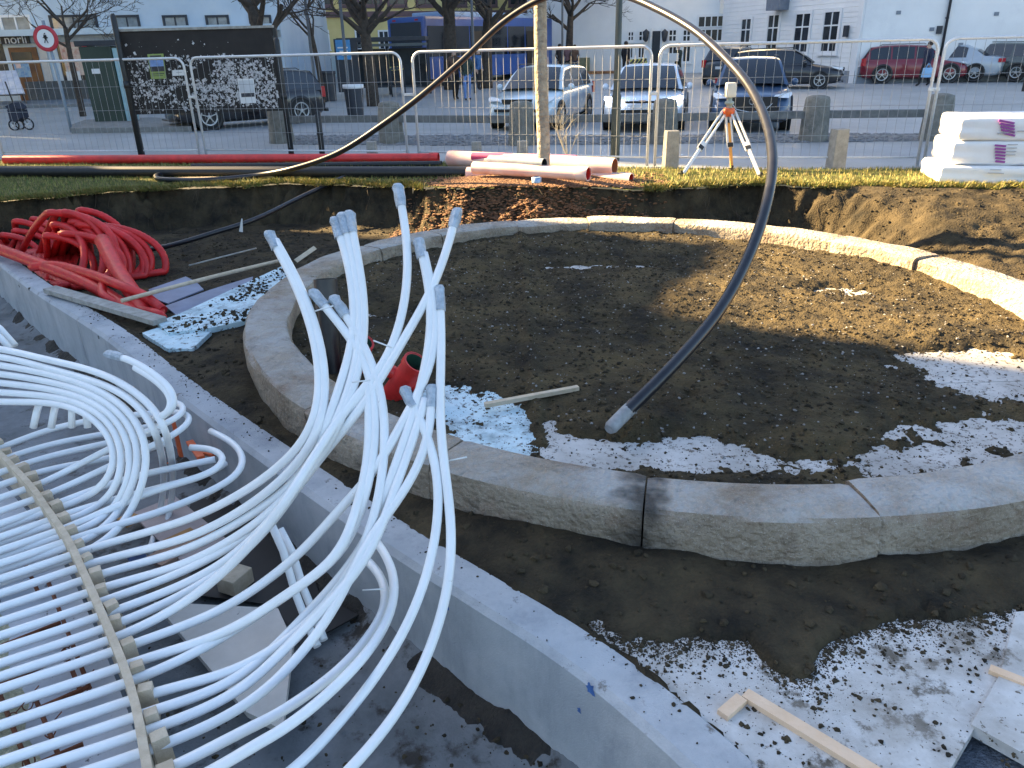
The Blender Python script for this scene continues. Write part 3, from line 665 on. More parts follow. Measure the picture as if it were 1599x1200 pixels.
UP_ = [
 ('bent up white pipe with the grey tip nearest the middle of the stone ring', [(686, 455), (691, 500), (689, 560), (686, 619), (687, 690), (695, 741), (706, 803), (707, 860), (700, 930), (678, 1000), (635, 1095), (550, 1200), (470, 1275)], True, 1345),
 ('bent up white pipe ending in a drooping grey taped tip beside the red stubs', [(634, 613), (655, 647), (678, 704), (687, 750), (686, 798), (678, 860), (655, 936), (621, 1007), (559, 1095), (470, 1195)], True, 1295),
 ('white pipe with a small bluish taped tip just right of the drooping one', [(674, 611), (677, 650), (668, 690), (655, 730), (627, 775), (598, 812), (564, 860), (540, 920), (500, 985), (450, 1045), (400, 1100), (320, 1150)], True, 1174),
 ('white pipe with a square grey tip just below the far granite rim', [(655, 381), (668, 430), (676, 480), (674, 530), (665, 575), (655, 613), (642, 660), (620, 720), (605, 760), (590, 810), (565, 860), (540, 895), (485, 953), (400, 1041), (310, 1090)], True, 1118),
 ('slim white pipe sharing the square grey tip and bending lower towards the wall', [(662, 396), (674, 440), (682, 490), (682, 540), (670, 590), (638, 639), (610, 696), (576, 752), (536, 786), (478, 858), (400, 920), (300, 985)], False, 1016),
 ('white pipe whose taped tip leans left in front of the black standpipe', [(492, 460), (530, 505), (565, 550), (584, 590), (587, 640), (587, 690), (581, 741), (570, 775), (559, 817), (545, 854), (520, 882), (470, 914), (400, 962), (300, 1020)], True, 1066),
 ('white pipe with the second leaning tip just right of the black standpipe', [(524, 470), (553, 510), (578, 555), (595, 605), (603, 656), (601, 713), (595, 761), (584, 817), (570, 854), (535, 915), (470, 985), (400, 1032), (300, 1085)], True, 1092),
 ('white pipe with the tallest grey taped tip, standing up against the dark pit bank', [(622, 296), (633, 345), (639, 400), (637, 450), (627, 505), (610, 557), (593, 584), (570, 611), (536, 645), (522, 679), (493, 713), (471, 755), (428, 815), (400, 846), (320, 895), (250, 935)], True, 981),
 ('white pipe leaning right with its grey tip over the far granite rim', [(713, 334), (702, 380), (682, 440), (655, 490), (630, 530), (607, 570), (570, 633), (536, 673), (508, 701), (485, 735), (451, 783), (400, 830), (330, 872), (240, 908)], True, 943),
 ('left pipe of the tight grey taped trio standing before the pit bank', [(524, 348), (543, 400), (553, 460), (555, 520), (545, 562), (527, 613), (513, 656), (499, 701), (471, 747), (437, 775), (400, 800), (330, 842), (230, 885)], True, 905),
 ('middle pipe of the tight grey taped trio standing before the pit bank', [(535, 341), (550, 400), (561, 460), (564, 520), (557, 570), (543, 620), (525, 660), (505, 700), (475, 745), (440, 785), (400, 820), (320, 868), (230, 910)], True, 924),
 ('right pipe of the tight grey taped trio standing before the pit bank', [(546, 338), (558, 400), (569, 460), (570, 530), (559, 590), (540, 640), (516, 690), (484, 738), (448, 782), (400, 838), (330, 888), (250, 925)], True, 962),
 ('upper of the two leftmost bent up white pipes, with a folded grey tip', [(422, 369), (448, 415), (475, 475), (492, 530), (500, 580), (500, 633), (485, 679), (463, 707), (400, 758), (340, 792), (250, 828)], True, 866),
 ('lower of the two leftmost bent up white pipes, pressed against its twin', [(430, 376), (456, 420), (482, 475), (500, 530), (509, 585), (509, 640), (492, 690), (460, 732), (400, 784), (330, 825), (240, 862)], False, 886),
]
def twin(i, k, dx, dy): return [(x+dx, y+dy) for x, y in UP_[i][1][k:]]
UP_ += [
 ('white pipe half hidden behind the tallest taped pipe', twin(7, 5, -9, 6)[:-1], False, 999),
 ('white pipe half hidden behind the leaning tip before the standpipe', twin(5, 3, -10, 6)[:-1], False, 1041),
 ('white pipe half hidden low in the right bundle', twin(3, 5, 9, 10)[:-1], False, 1145),
]
for lab, px, tp, yc in UP_:
    path = pipe_path(full(px, yc) if yc else px, 'up', 0, yc); white_pipe(lab, path, tp, GU)
LOW = [
 ('outer of the two white pipes turning back in a hairpin against the near wall face', [(585, 866), (600, 880), (615, 902), (624, 945), (618, 982), (598, 1024), (556, 1078), (485, 1146), (423, 1190)], 1245, .10),
 ('inner of the two white pipes turning back in a hairpin against the near wall face', [(560, 880), (580, 890), (598, 908), (611, 940), (609, 967), (581, 1010), (536, 1064), (457, 1123), (400, 1168)], 1212, .06),
 ('white pipe of the widest loose loop, its bare end pointing left by the wall', [(330, 680), (355, 690), (380, 705), (391, 725), (385, 742), (365, 757), (330, 775), (280, 797), (230, 817), (180, 832)], 846, .03),
 ('white pipe of the second loose loop with its end under the arching bundle', [(300, 713), (325, 711), (350, 716), (364, 727), (362, 738), (345, 748), (320, 759), (275, 772), (205, 795)], 829, .06),
 ('white pipe ending straight inside the second loose loop', [(352, 724), (330, 740), (280, 754), (230, 767)], 812, .0),
 ('white pipe whose end touches the inner side of the loose loops', [(338, 727), (280, 739), (220, 752)], 795, .04),
 ('white pipe curled in a small tight loop below the orange cone', [(275, 661), (298, 657), (312, 664), (308, 677), (283, 693), (245, 714), (180, 740)], 779, .08),
 ('white pipe of the upper small loop below the orange cone', [(270, 652), (292, 651), (306, 660), (298, 673), (268, 687), (230, 705), (180, 722)], 763, .12),
 ('white pipe running out of the comb under the arching bundle, the first above the loops', [(262, 692), (220, 704), (170, 716)], 748, .0),
 ('white pipe running out of the comb under the arching bundle, the second above the loops', [(255, 676), (210, 688), (150, 700)], 733, .02),
 ('white pipe running out of the comb under the arching bundle, the third above the loops', [(250, 664), (200, 672), (130, 684)], 719, .0),
 ('white pipe running out of the comb under the arching bundle, the fourth above the loops', [(240, 652), (180, 658), (110, 668)], 705, .03),
]
for lab, px, yc, dz in LOW: white_pipe(lab, pipe_path(full(px, yc) if yc else px, 'flat', dz, yc), False, GL)
ARCH = [
 ('outermost white pipe of the arching bundle, sweeping down into the middle of the comb', [(-120, 532), (0, 545), (77, 563), (107, 569), (149, 580), (192, 599), (227, 625), (248, 647), (262, 682), (270, 725), (270, 770), (264, 805), (256, 835), (250, 870)]),
 ('second white pipe of the arching bundle counted from its outside', [(-120, 546), (0, 557), (80, 577), (149, 596), (192, 615), (225, 643), (245, 680), (256, 725), (256, 768), (250, 800), (242, 830), (234, 862)]),
 ('third white pipe of the arching bundle counted from its outside', [(-120, 560), (0, 570), (90, 588), (150, 606), (196, 634), (222, 668), (232, 710), (226, 750), (210, 790), (186, 830), (150, 856), (108, 874), (30, 900), (-100, 948)]),
 ('fourth white pipe of the arching bundle counted from its outside', [(-120, 575), (0, 584), (90, 599), (150, 617), (188, 643), (212, 676), (219, 712), (211, 750), (194, 788), (168, 824), (132, 846), (96, 858), (20, 884), (-100, 930)]),
 ('fifth white pipe of the arching bundle counted from its outside', [(-120, 590), (0, 598), (85, 609), (140, 624), (178, 648), (200, 682), (206, 720), (200, 758), (182, 792), (152, 818), (116, 832), (84, 842), (10, 868), (-100, 912)]),
 ('sixth white pipe of the arching bundle, passing inside the thick of it', [(-120, 606), (0, 613), (80, 619), (130, 630), (168, 654), (189, 688), (192, 728), (182, 764), (156, 792), (116, 810), (76, 822), (0, 848), (-110, 892)]),
 ('innermost white pipe of the arching bundle', [(-120, 622), (0, 628), (70, 628), (120, 637), (155, 659), (177, 690), (182, 722), (172, 748), (144, 774), (104, 790), (64, 803), (-10, 830), (-120, 872)]),
]
for i_, (lab, px) in enumerate(ARCH): white_pipe(lab, pipe_path(px, 'arch', 0, None, .66 if i_ < 2 else .60, FZ+.05 if i_ < 2 else PLZ-.05), False, GA)
white_pipe('short white pipe with a blue taped tip curling against the concrete wall', pipe_path([(171, 553), (205, 564), (240, 585), (265, 608), (272, 630), (262, 645), (240, 655), (210, 662)], 'arch'), True, GA)
white_pipe('short white pipe nested inside the blue tipped one, its open end at the wall', pipe_path([(211, 574), (240, 592), (261, 612), (267, 632), (255, 650), (225, 662)], 'arch'), False, GA)
GF = 'white pipe ends lying low'
white_pipe('left of two white pipe ends dropping to the trough floor behind the bent up ones', [PD(x, y, d) for x, y, d in ((425, 822, 3.75), (442, 860, 3.75), (462, 928, 3.72), (480, 975, 3.7), (496, 1010, 3.65))], False, GF)
white_pipe('right of two white pipe ends dropping to the trough floor behind the bent up ones', [PD(x, y, d) for x, y, d in ((437, 826, 3.85), (456, 862, 3.84), (474, 920, 3.8), (494, 968, 3.75), (506, 1000, 3.7))], False, GF)
white_pipe('upper of two white pipe ends far left below the concrete wall', [PD(x, y, d) for x, y, d in ((-60, 470, 5.0), (0, 513, 5.0), (24, 540, 5.0))], False, GF)
white_pipe('lower of two white pipe ends far left below the concrete wall', [PD(x, y, d) for x, y, d in ((-60, 490, 4.9), (0, 527, 4.9), (16, 545, 4.9))], False, GF)
GS = 'short white pipe stubs under the arch'
for k, (xa, xb) in enumerate(((62, 52), (88, 80), (112, 112), (131, 137))):
    white_pipe(['first', 'second', 'third', 'last'][k]+' upright white stub from the edge under the arching bundle', [PD(xa, 628, 4.5), PD((xa+xb)/2, 645, 4.48), PD(xb, 668, 4.5)], False, GS)
# thin cable ties sticking out
tie_m = mat('cable_tie', (.75, .76, .76), .4, var=0)
for i, (a, b, lab) in enumerate((((492, 486), (520, 478), 'across the leaning taped tips'), ((583, 532), (612, 543), 'sticking out to the red stub'), ((550, 597), (578, 594), 'at the left bundle'), ((690, 722), (729, 714), 'pointing right over the ring'), ((566, 922), (600, 920), 'at the hairpin pipes'))):
    mb = MB(); mb.tube([PD(*a, 3.25), PD(*b, 3.25)], .0035, 5); tag(mb.build('cable_tie', tie_m), 'thin white cable tie end '+lab, 'cable tie', 'cable tie ends')
# ------------------------------------------------------------------ comb, slab and rebar under the pipes
comb = thing('timber_comb', 'curved plywood strip with spacer blocks holding the row of white pipes', 'timber strip', PZ(140, 920, PLZ))
SP = catmull([PZ(x, y, PLZ) for x, y in S_PX], 5)
mb = MB(); vs = []
for i, p in enumerate(SP):
    d = SP[min(i+1, len(SP)-1)]-SP[max(i-1, 0)]; d[2] = 0; d /= np.linalg.norm(d); nrm = np.array([d[1], -d[0], 0])
    for a, z in ((-.015, -.14), (.015, -.14), (.015, .062), (-.015, .062)): vs.append((p[0]+nrm[0]*a, p[1]+nrm[1]*a, PLZ+z))
n = len(SP); mb.add(vs, [(j*4+q, j*4+(q+1) % 4, (j+1)*4+(q+1) % 4, (j+1)*4+q) for j in range(n-1) for q in range(4)]+[(0, 3, 2, 1), ((n-1)*4, (n-1)*4+1, (n-1)*4+2, (n-1)*4+3)])
mb.build('plywood_strip', wood, comb)
ys_ = [690, 703, 716, 728, 741, 755, 769, 785, 801, 820, 840, 861, 884, 908, 933, 961, 983, 1022, 1058, 1095, 1133, 1172, 1224, 1290]
for y in ys_:
    x = sx(y); p = PZ(x, y, PLZ); q = PZ(sx(y+6), y+6, PLZ); d = q-p; d /= np.linalg.norm(d); side = np.array([-d[1], d[0], 0])
    if side[0] < 0: side = -side
    s_ = rnd.uniform(.8, 1.15); c = p+side*(.045*s_); mb = MB(); mb.box((c[0], c[1], PLZ-.03), (.05*s_, .055*s_, .15), rz=math.atan2(d[1], d[0])+rnd.uniform(-.25, .25), taper=.9); mb.build('spacer_block', wood, comb, bevel=.003)
def sp(y, dx): p = PZ(sx(y), y, PLZ); q = PZ(sx(y+6), y+6, PLZ); d = q-p; d /= np.linalg.norm(d); s_ = np.array([-d[1], d[0], 0]); s_ = s_ if s_[0] < 0 else -s_; return p+s_*dx
yy = [640, 690, 720, 770, 820, 870, 930, 1000, 1060, 1130, 1200, 1300, 1420]
def band(name, label, d0, d1, z, th, m, cat):
    pl = [sp(y, d0)[:2] for y in yy]+[sp(y, d1)[:2] for y in yy[::-1]]
    mb = MB(); k = len(yy)
    for i in range(k-1): pass
    mb.prism(pl, z-th, z); return tag(mb.build(name, m), label, cat)
blue_slab = mat('pale_blue_sheet', (.32, .52, .62), .7, scale=3, col2=(.50, .66, .72)); overlay(blue_slab, (.07, .07, .08), 7, .6, .64); overlay(blue_slab, (.18, .40, .55), 2.2, .5, .6)
form = mat('form_board', (.50, .53, .58), .6, var=.1, scale=3); overlay(form, (.08, .08, .09), 9, .63, .66)
mortar = mat('dried_mortar', (.46, .44, .29), .9, scale=14, col2=(.62, .59, .42), bump=1, bscale=50)
band('form_board', 'pale smooth formwork board under the pipes beside the timber strip', .03, .42, PLZ-.15, .60, form, 'formwork board')
band('insulation_board', 'pale blue foam board under the far left of the white pipes', .56, 3.5, PLZ-.16, .55, blue_slab, 'insulation board')
# a rough strip of dried mortar
V = []; Fq = []; k = 60
yv = np.linspace(640, 1420, k)
for i, y in enumerate(yv):
    for j in range(8):
        e = (j/7); p = sp(y, .34+.27*e+.02*math.sin(i*.9+j)); V.append((p[0], p[1], PLZ-.158+.07*math.sin(math.pi*e)*(.5+rnd.random())))
for i in range(k-1):
    for j in range(7): Fq.append((i*8+j, (i+1)*8+j, (i+1)*8+j+1, i*8+j+1))
o = arr('mortar_strip', V, Fq, mortar); o['kind'] = 'structure'
GR = 'rusty reinforcing bars below the pipes'
RB_ = [((0, 1069), (121, 1017), 'ending under the timber strip, the upper of the long ones'), ((-10, 1138), (141, 1071), 'reaching nearest the timber strip, the lower of the long ones'), ((-30, 1022), (95, 972), 'mostly hidden between pipes, far from the camera'), ((10, 1215), (130, 1162), 'nearest the bottom corner')]
for a, b, l in RB_:
    mb = MB(); mb.tube([PZ(*a, PLZ-.055), PZ(*b, PLZ-.055)], .010, 7); tag(mb.build('rebar', rust), 'rusty reinforcing bar '+l, 'rebar', GR)
for i, (a, b) in enumerate((((74, 905), (140, 1075)), ((100, 1015), (128, 1085)), ((0, 1085), (46, 1200)), ((55, 1090), (100, 1200)), ((30, 860), (62, 930)))):
    mb = MB(); mb.tube([PZ(*a, PLZ-.075), PZ(*b, PLZ-.075)], .009, 7); tag(mb.build('cross_bar', rust), ['rusty cross bar running beside the mortar strip', 'short rusty cross bar tied to the longest bar', 'rusty cross bar at the bottom left corner', 'rusty cross bar second from the bottom left corner', 'rusty cross bar farthest from the camera'][i], 'rebar', 'rusty cross bars tied below the pipes')
for i, (x, y) in enumerate(((103, 1022), (130, 1072), (43, 1098), (20, 1125), (78, 1140), (45, 1190))):
    c = PZ(x, y, PLZ-.05); mb = MB(); pts = [c+np.array([.022*math.cos(t), .016*math.sin(t), .022*math.sin(t*1.0)]) for t in np.linspace(0, 7.5, 16)]; pts.append(pts[-1]+np.array([.03, .02, .03])); mb.tube(pts, .0025, 5); tag(mb.build('tie_wire', rust), ['twist of rusty tie wire on the upper of the long bars', 'twist of rusty tie wire near the end of the lower long bar', 'twist of rusty tie wire halfway along the lower long bar', 'twist of rusty tie wire at the left edge on the lower long bar', 'twist of rusty tie wire standing free beside the mortar strip', 'twist of rusty tie wire nearest the bottom left corner'][i], 'tie wire', 'rusty tie wire twists')
# ------------------------------------------------------------------ trough litter
ply = mat('dirty_plywood', (.52, .48, .43), .7, scale=4, col2=(.62, .58, .53)); overlay(ply, (.1, .09, .08), 14, .66, .69)
pboard('large pale plywood sheet with a sharp corner lying under the white pipes', [(240, 940), (434, 950), (458, 1003), (441, 1140), (385, 1112)], -.80, .035, ply, 'plywood_sheet', 'plywood')
for lab, a, b, wd, ht, mm in (
 ('pale timber block standing on the dark floor behind the plywood sheet', (352, 918), (382, 893), .13, .10, wood),
 ('reddish board lying in the trough under the pipes', (240, 880), (330, 828), .16, .03, mat('reddish_board', (.42, .27, .20), .8, var=.15)),
 ('orange brown board offcut lying beside the reddish one', (262, 852), (305, 832), .12, .03, mat('ochre_board', (.45, .24, .09), .8, var=.15)),
 ('small ochre offcut farther back under the arching bundle', (190, 818), (212, 806), .10, .04, MATS['ochre_board']),
 ('dark timber length lying along the trough floor', (230, 930), (300, 905), .10, .05, mat('dark_timber', (.12, .10, .08), .9, var=.2)),
 ('pale batten crossing the dark gap under the loops', (345, 735), (412, 790), .09, .04, wood_grey),
 ('pink grey board under the loops of pipe', (240, 790), (330, 870), .30, .02, mat('pinkish_board', (.44, .36, .34), .8, var=.1))):
    batten('board_offcut', lab, 'offcut', PZ(*a, FZ+.06+ht/2), PZ(*b, FZ+.06+ht/2), wd, ht, mm, 'offcuts in the trough')
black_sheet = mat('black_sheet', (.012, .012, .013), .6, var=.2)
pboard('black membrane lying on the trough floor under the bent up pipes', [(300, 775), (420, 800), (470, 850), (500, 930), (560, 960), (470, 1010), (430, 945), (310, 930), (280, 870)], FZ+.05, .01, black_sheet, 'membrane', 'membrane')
bl = MB(); c = PZ(213, 866, -.8); bl.box(c, (.10, .08, .06), rz=.6, taper=.8); tag(bl.build('blue_scrap', mat('blue_plastic', (.10, .15, .32), .5, var=.3)), 'small dark blue plastic scrap under the pipes', 'scrap')
for i, (x, y, h, lab) in enumerate(((284, 640, .26, 'left orange traffic cone tip showing behind the loops of pipe by the wall'), (308, 652, .20, 'right orange traffic cone tip showing behind the loops of pipe by the wall'))):
    b = PZ(x, y+18, FZ+.3); mb = MB(); mb.lathe([(.001, h*1.0), (.018, h*.98), (.028, h*.8), (.075, .0), (.078, -.3)], b, 14); t = thing('orange_cone', lab, 'cone', b, 'orange cones in the trough'); mb.build('cone_body', orange_pl, t)
    mb = MB(); mb.box((b[0], b[1], b[2]-.31), (.26, .26, .03)); mb.build('cone_base', orange_pl, t, bevel=.008)
for i, (a, b) in enumerate((((296, 690), (314, 715)), ((312, 705), (336, 710)))):
    batten('orange_offcut', ['orange red plastic strip lying between the loops of pipe', 'shorter orange red plastic strip across the first one'][i], 'plastic strip', PZ(*a, -.62), PZ(*b, -.60), .05, .02, orange_pl, 'orange strips')
# ================================================================== STANDPIPE AND RED STUBS IN THE RING
b = PZ(520, 585, -.36); tp = PD(508, 436, depth(b)*.975)
t = thing('black_standpipe', 'black plastic standpipe with a socket top rising at the left inside the ring', 'standpipe', b)
d = tp-b; mb = MB(); mb.pipe([b-d*.1, b+d*.72, b+d*.73], .075, .066, 18); mb.build('pipe_tube', black_pl, t)
mb = MB(); mb.pipe([b+d*.70, b+d*.97, b+d*1.0], .088, .074, 18, 0, 1); mb.build('socket', [mat('socket_grey', (.035, .036, .038), .4, var=.2), black_pl], t)
def stub(label, bpx, tpx, r, zb, kd=.96):
    b = PZ(*bpx, zb); tp = PD(*tpx, depth(b)*kd); d = tp-b
    t = thing('red_pipe_stub', label, 'pipe stub', b, 'red pipe stubs in the ring'); mb = MB(); mb.pipe([b-d*1.0, b+d*.8, tp], r, r*.9, 18, 0, 1); mb.build('pipe_tube', [redp, green_in], t)
    mb = MB(); mb.pipe([tp-d*.12, tp+d*.01], r*1.10, r*1.01, 18, 0, 1); mb.build('collar', [redp, green_in], t); return t
stub('thick red pipe stub with a green bore leaning right out of the soil', (610, 622), (650, 566), .085, -.37)
stub('red pipe stub with a green bore behind the left white bundle', (548, 585), (566, 535), .08, -.36)
b = PZ(656, 606, -.28); tp = PZ(606, 578, -.14); t = thing('red_branch_pipe', 'thinner red pipe lying across the thick stub', 'pipe stub', b); mb = MB(); mb.pipe([b, tp], .05, .043, 14); mb.build('pipe_tube', redp, t)
# ================================================================== BLACK HOSE ARCH AND CABLES
HP = [(958, 664, 4.75), (985, 637, 4.85), (1050, 572, 5.05), (1110, 503, 5.35), (1150, 440, 5.6), (1182, 368, 5.9), (1201, 300, 6.2), (1206, 245, 6.5), (1196, 190, 6.9), (1170, 135, 7.4), (1130, 88, 7.9), (1085, 48, 8.4), (1030, 16, 8.9), (970, -8, 9.4), (905, -12, 9.9), (845, -1, 10.3), (785, 36, 10.7), (725, 92, 11.0), (660, 148, 11.3), (600, 193, 11.6), (530, 238, 12.0), (460, 263, 12.4), (395, 275, 12.8)]
pts = catmull([PD(*p) for p in HP]+[PZ(330, 281, .06), PZ(262, 281, .06), PZ(244, 277, .06), PZ(262, 272, .06), PZ(360, 268, .06)], 7)
for p in pts: p[2] = max(p[2], -.34)
t = thing('black_hose', 'thick black hose arching high over the ring from the soil back to the lawn', 'hose', pts[0])
mb = MB(); mb.tube(pts, .043, 14); mb.build('hose_tube', hose_m, t)
d = pts[0]-pts[4]; d /= np.linalg.norm(d); mb = MB(); mb.tube([pts[0]-d*.24, pts[0]-d*.12, pts[0]+d*.02, pts[0]+d*.05], [.0445, .046, .045, .032], 14); mb.build('hose_end_wrap', mat('taped_hose_end', (.27, .275, .275), .6, var=.25, scale=12), t)
mb = MB(); mb.tube(catmull([PZ(545, 274, .04), PZ(528, 281, .02), PZ(470, 308, -.12), PZ(400, 342, -.24), PZ(330, 365, -.34), PZ(260, 385, -.46), PZ(185, 397, -.55)], 6), .034, 10)
tag(mb.build('black_cable', hose_m), 'black cable running down from the lawn across the dark pit bank', 'cable')
mb = MB(); c = PZ(377, 352, -.26); mb.box(c, (.05, .02, .20), rot=Euler((.3, .25, .2)).to_matrix(), taper=.3); tag(mb.build('white_rag', paper), 'small white rag hanging from the black cable in the pit', 'rag')
mb = MB(); c = PZ(622, 291, -.02)
# ================================================================== RED CORRUGATED HOSE COIL
cc = PD(88, 402, 9.3)
t = thing('red_hose_coil', 'coil of red corrugated hose heaped in the pit behind the concrete wall', 'hose coil', (cc[0], cc[1], -.6))
rgc = random.Random(5)
LP = [(-16, 2, .84, .60, 0), (-30, 4, .95, .62, .05), (6, 0, .66, .66, .33)]
for i in range(22): k_ = rgc.random(); LP.append((-22+rgc.uniform(-14, 14)+52*k_, 8+rgc.uniform(-6, 10), .52+.36*rgc.random(), (.36+.26*rgc.random()), .02+.28*k_))
for i, (dx, dy, rx, ry, dd) in enumerate(LP):
    c = cc+RT*(dx/129)-UP*(dy/129); pth = []
    for q in range(37):
        a = -1.0+(2*math.pi-.15)*q/36; ca, sa = math.cos(a), math.sin(a)
        p = c+RT*(rx*ca*(1.0 if ca > 0 else 1.18))+UP*(ry*sa)+FW*(dd+.10*math.sin(a+i)+.12*sa-1.35*min(0, ca)); p[2] = max(p[2], -.56)
        pth.append(p)
    if i >= len(LP)-6: pth = [p+(PD(4, 392, 10.75)-cc) for p in pth]
    for p in pth: p[2] = max(p[2], -.56)
    pth = catmull(pth, 4); mb = MB(); mb.tube(pth, [.041+.004*(k % 2) for k in range(len(pth))], 10); mb.build('hose_turn', red_d, t)
GRP = 'red pipes leaning by the hose coil'
for lab, pl, r in (
 ('thick red pipe end leaning down to the right of the coil', [(160, 376, 9.0), (185, 425, 8.5), (215, 470, 8.0), (228, 498, 7.8)], .088),
 ('red pipe running along the back of the concrete wall under the coil', [(-40, 375, 10.2), (0, 390, 9.6), (75, 418, 8.9), (150, 450, 8.3), (222, 497, 7.7)], .07),
 ('thin red hose crossing in front of the leaning pipe', [(50, 417, 9.0), (90, 415, 8.8), (140, 428, 8.4), (185, 445, 8.0), (225, 462, 7.9), (255, 485, 7.8)], .05),
 ('short red hose end poking up beside the grey plank', [(160, 445, 8.2), (163, 462, 8.0), (200, 480, 7.9), (245, 490, 7.7), (256, 500, 7.7)], .045),
 ('red hose bend at the foot of the leaning pipe', [(205, 455, 8.1), (235, 472, 7.9), (252, 487, 7.8), (240, 500, 7.7)], .04)):
    mb = MB(); mb.tube(catmull([PD(*p) for p in pl], 6), r, 14); tag(mb.build('red_pipe', red_d), lab, 'pipe', GRP)
# ================================================================== PIPES ON THE LAWN
def lawn_pipe(label, a, b, r, m1, m2, cat='pipe', group=None, lift=0.0, collar=False, name='long_pipe', hollow=True):
    a = PZ(*a, r+lift); b = PZ(*b, r+lift); t = thing(name, label, cat, (a+b)/2-[0, 0, r], group)
    mb = MB(); mb.pipe([a, a+(b-a)*.5, b], r, r*.92, 16, 0, 1); mb.build('pipe_tube', [m1, m2], t)
    if collar:
        d = (b-a)/np.linalg.norm(b-a); mb = MB(); mb.pipe([b-d*.16, b-d*.10, b+d*.01], r*1.12, r*.98, 16, 0, 1); mb.build('collar', [m1, m2], t)
    return t
lawn_pipe('long red pipe with a socket end lying on the lawn in front of the fence', (8, 250), (684, 247), .085, redp, redp, group='pipes laid along the lawn', collar=True, name='red_pipe')
lawn_pipe('long black pipe lying along the lawn in front of the red one', (-60, 268), (785, 270), .095, black_pl, black_pl, group='pipes laid along the lawn', name='black_pipe')
lawn_pipe('thin dark grey pipe between the long red and black pipes', (300, 260), (690, 256), .05, steel_dk, steel_dk, group='pipes laid along the lawn', name='grey_pipe')
batten('timber_lath', 'thin pale lath on the grass below the black pipe', 'lath', PZ(245, 279, .03), PZ(430, 276, .03), .05, .02, wood)
GP = 'faded red pipes stacked by the tree'
lawn_pipe('large orange pipe with a wide open mouth on top of the stack by the tree', (702, 248), (960, 261), .13, pinkp, orange_in, group=GP, name='orange_pipe', lift=.10)
lawn_pipe('pale pink pipe lying lowest in front of the tree trunk', (730, 272), (915, 276), .105, pinkp, redp, group=GP, name='orange_pipe')
lawn_pipe('short pale pipe with a red end ring on the grass past the stack', (850, 270), (985, 280), .08, pinkp, redp, group=GP, name='orange_pipe', collar=True)
lawn_pipe('faded pipe with a bright red end cap in the middle of the stack', (740, 262), (918, 272), .09, pinkp, redp, group=GP, name='orange_pipe', lift=.16, collar=True)
lawn_pipe('small magenta pipe at the back of the stack, near the fence', (738, 245), (900, 250), .07, mat('magenta_pipe', (.52, .06, .16), .5, var=.15), redp, group=GP, name='red_pipe', lift=.22)
lawn_pipe('blue grey pipe lying on the stack beside the magenta one', (765, 250), (850, 256), .075, mat('slate_pipe', (.16, .20, .26), .5, var=.15), steel_dk, group=GP, name='grey_pipe', lift=.28)
# ================================================================== NEAR TREE TRUNK
def branch(mb, p, d, r, L, depth_, rg, nmin=.004, mi=0, spread=.75, up=.12):
    pts = [p]; rr = [r]; n = 4
    for i in range(n):
        d = d+np.array([rg.uniform(-.16, .16), rg.uniform(-.16, .16), rg.uniform(-.08, .12)+up*.4]); d /= np.linalg.norm(d)
        p = p+d*L/n; pts.append(p); rr.append(r*(1-.45*(i+1)/n))
    mb.tube(pts, rr, 6 if r > .03 else (4 if r > .012 else 3), False, mi)
    if depth_ > 0:
        for k in range(rg.choice((2, 3, 3))):
            j = rg.choice((2, 3, 4)); u, v = basis(d); a = rg.uniform(0, 6.28); s_ = spread*rg.uniform(.6, 1.2)
            nd = d+s_*(u*math.cos(a)+v*math.sin(a)); nd /= np.linalg.norm(nd)
            branch(mb, pts[j], nd, max(nmin, rr[j]*rg.uniform(.5, .75)), L*rg.uniform(.6, .85), depth_-1, rg, nmin, mi, spread, up)
tb = PZ(848, 287, .02)
tr = thing('street_tree', 'pale barked tree trunk standing in a mound of bark mulch at the pit edge', 'tree', tb)
mb = MB(); tt = [tb+np.array([0, 0, -.2]), tb+np.array([0, 0, .05]), tb+np.array([.012, 0, .6]), tb+np.array([-.018, 0, 1.5]), tb+np.array([-.02, .02, 2.6]), tb+np.array([-.05, .03, 3.7])]
mb.tube(catmull(tt, 4), [r_*(1+.05*math.sin(i_*2.3)*((i_ % 3)/2)) for i_, r_ in enumerate(np.interp(np.linspace(0, 1, 21), [0, .1, .3, 1], [.125, .115, .098, .085]))], 14); mb.build('trunk', bark, tr)
mb = MB(); rg = random.Random(12)
for a in range(7): branch(mb, tt[-1]-np.array([0, 0, rg.uniform(0, .6)]), np.array([math.cos(a*.9), math.sin(a*.9), 1.5]), .05, 1.5, 3, rg)
mb.build('crown', bark, tr)
mb = MB(); c = PZ(838, 283, .16); mb.lathe([(.07, -.02), (.07, .05), (.045, .06), (.045, .02)], c, 12); tag(mb.build('blue_clamp', mat('blue_steel', (.25, .36, .5), .4, metal=.5)), 'small blue grey clamp hung at the foot of the pale tree trunk', 'clamp')
mb = MB(); rg = random.Random(3); tb2 = PZ(886, 248, 0)
for k in range(6): branch(mb, tb2, np.array([rg.uniform(-.5, .5), 0, 1.2]), .010, .5, 2, rg, .003)
tag(mb.build('dry_sapling', mat('dry_twig', (.42, .38, .30), .9, var=.2)), 'dry leafless sapling beside the pale tree trunk', 'sapling')
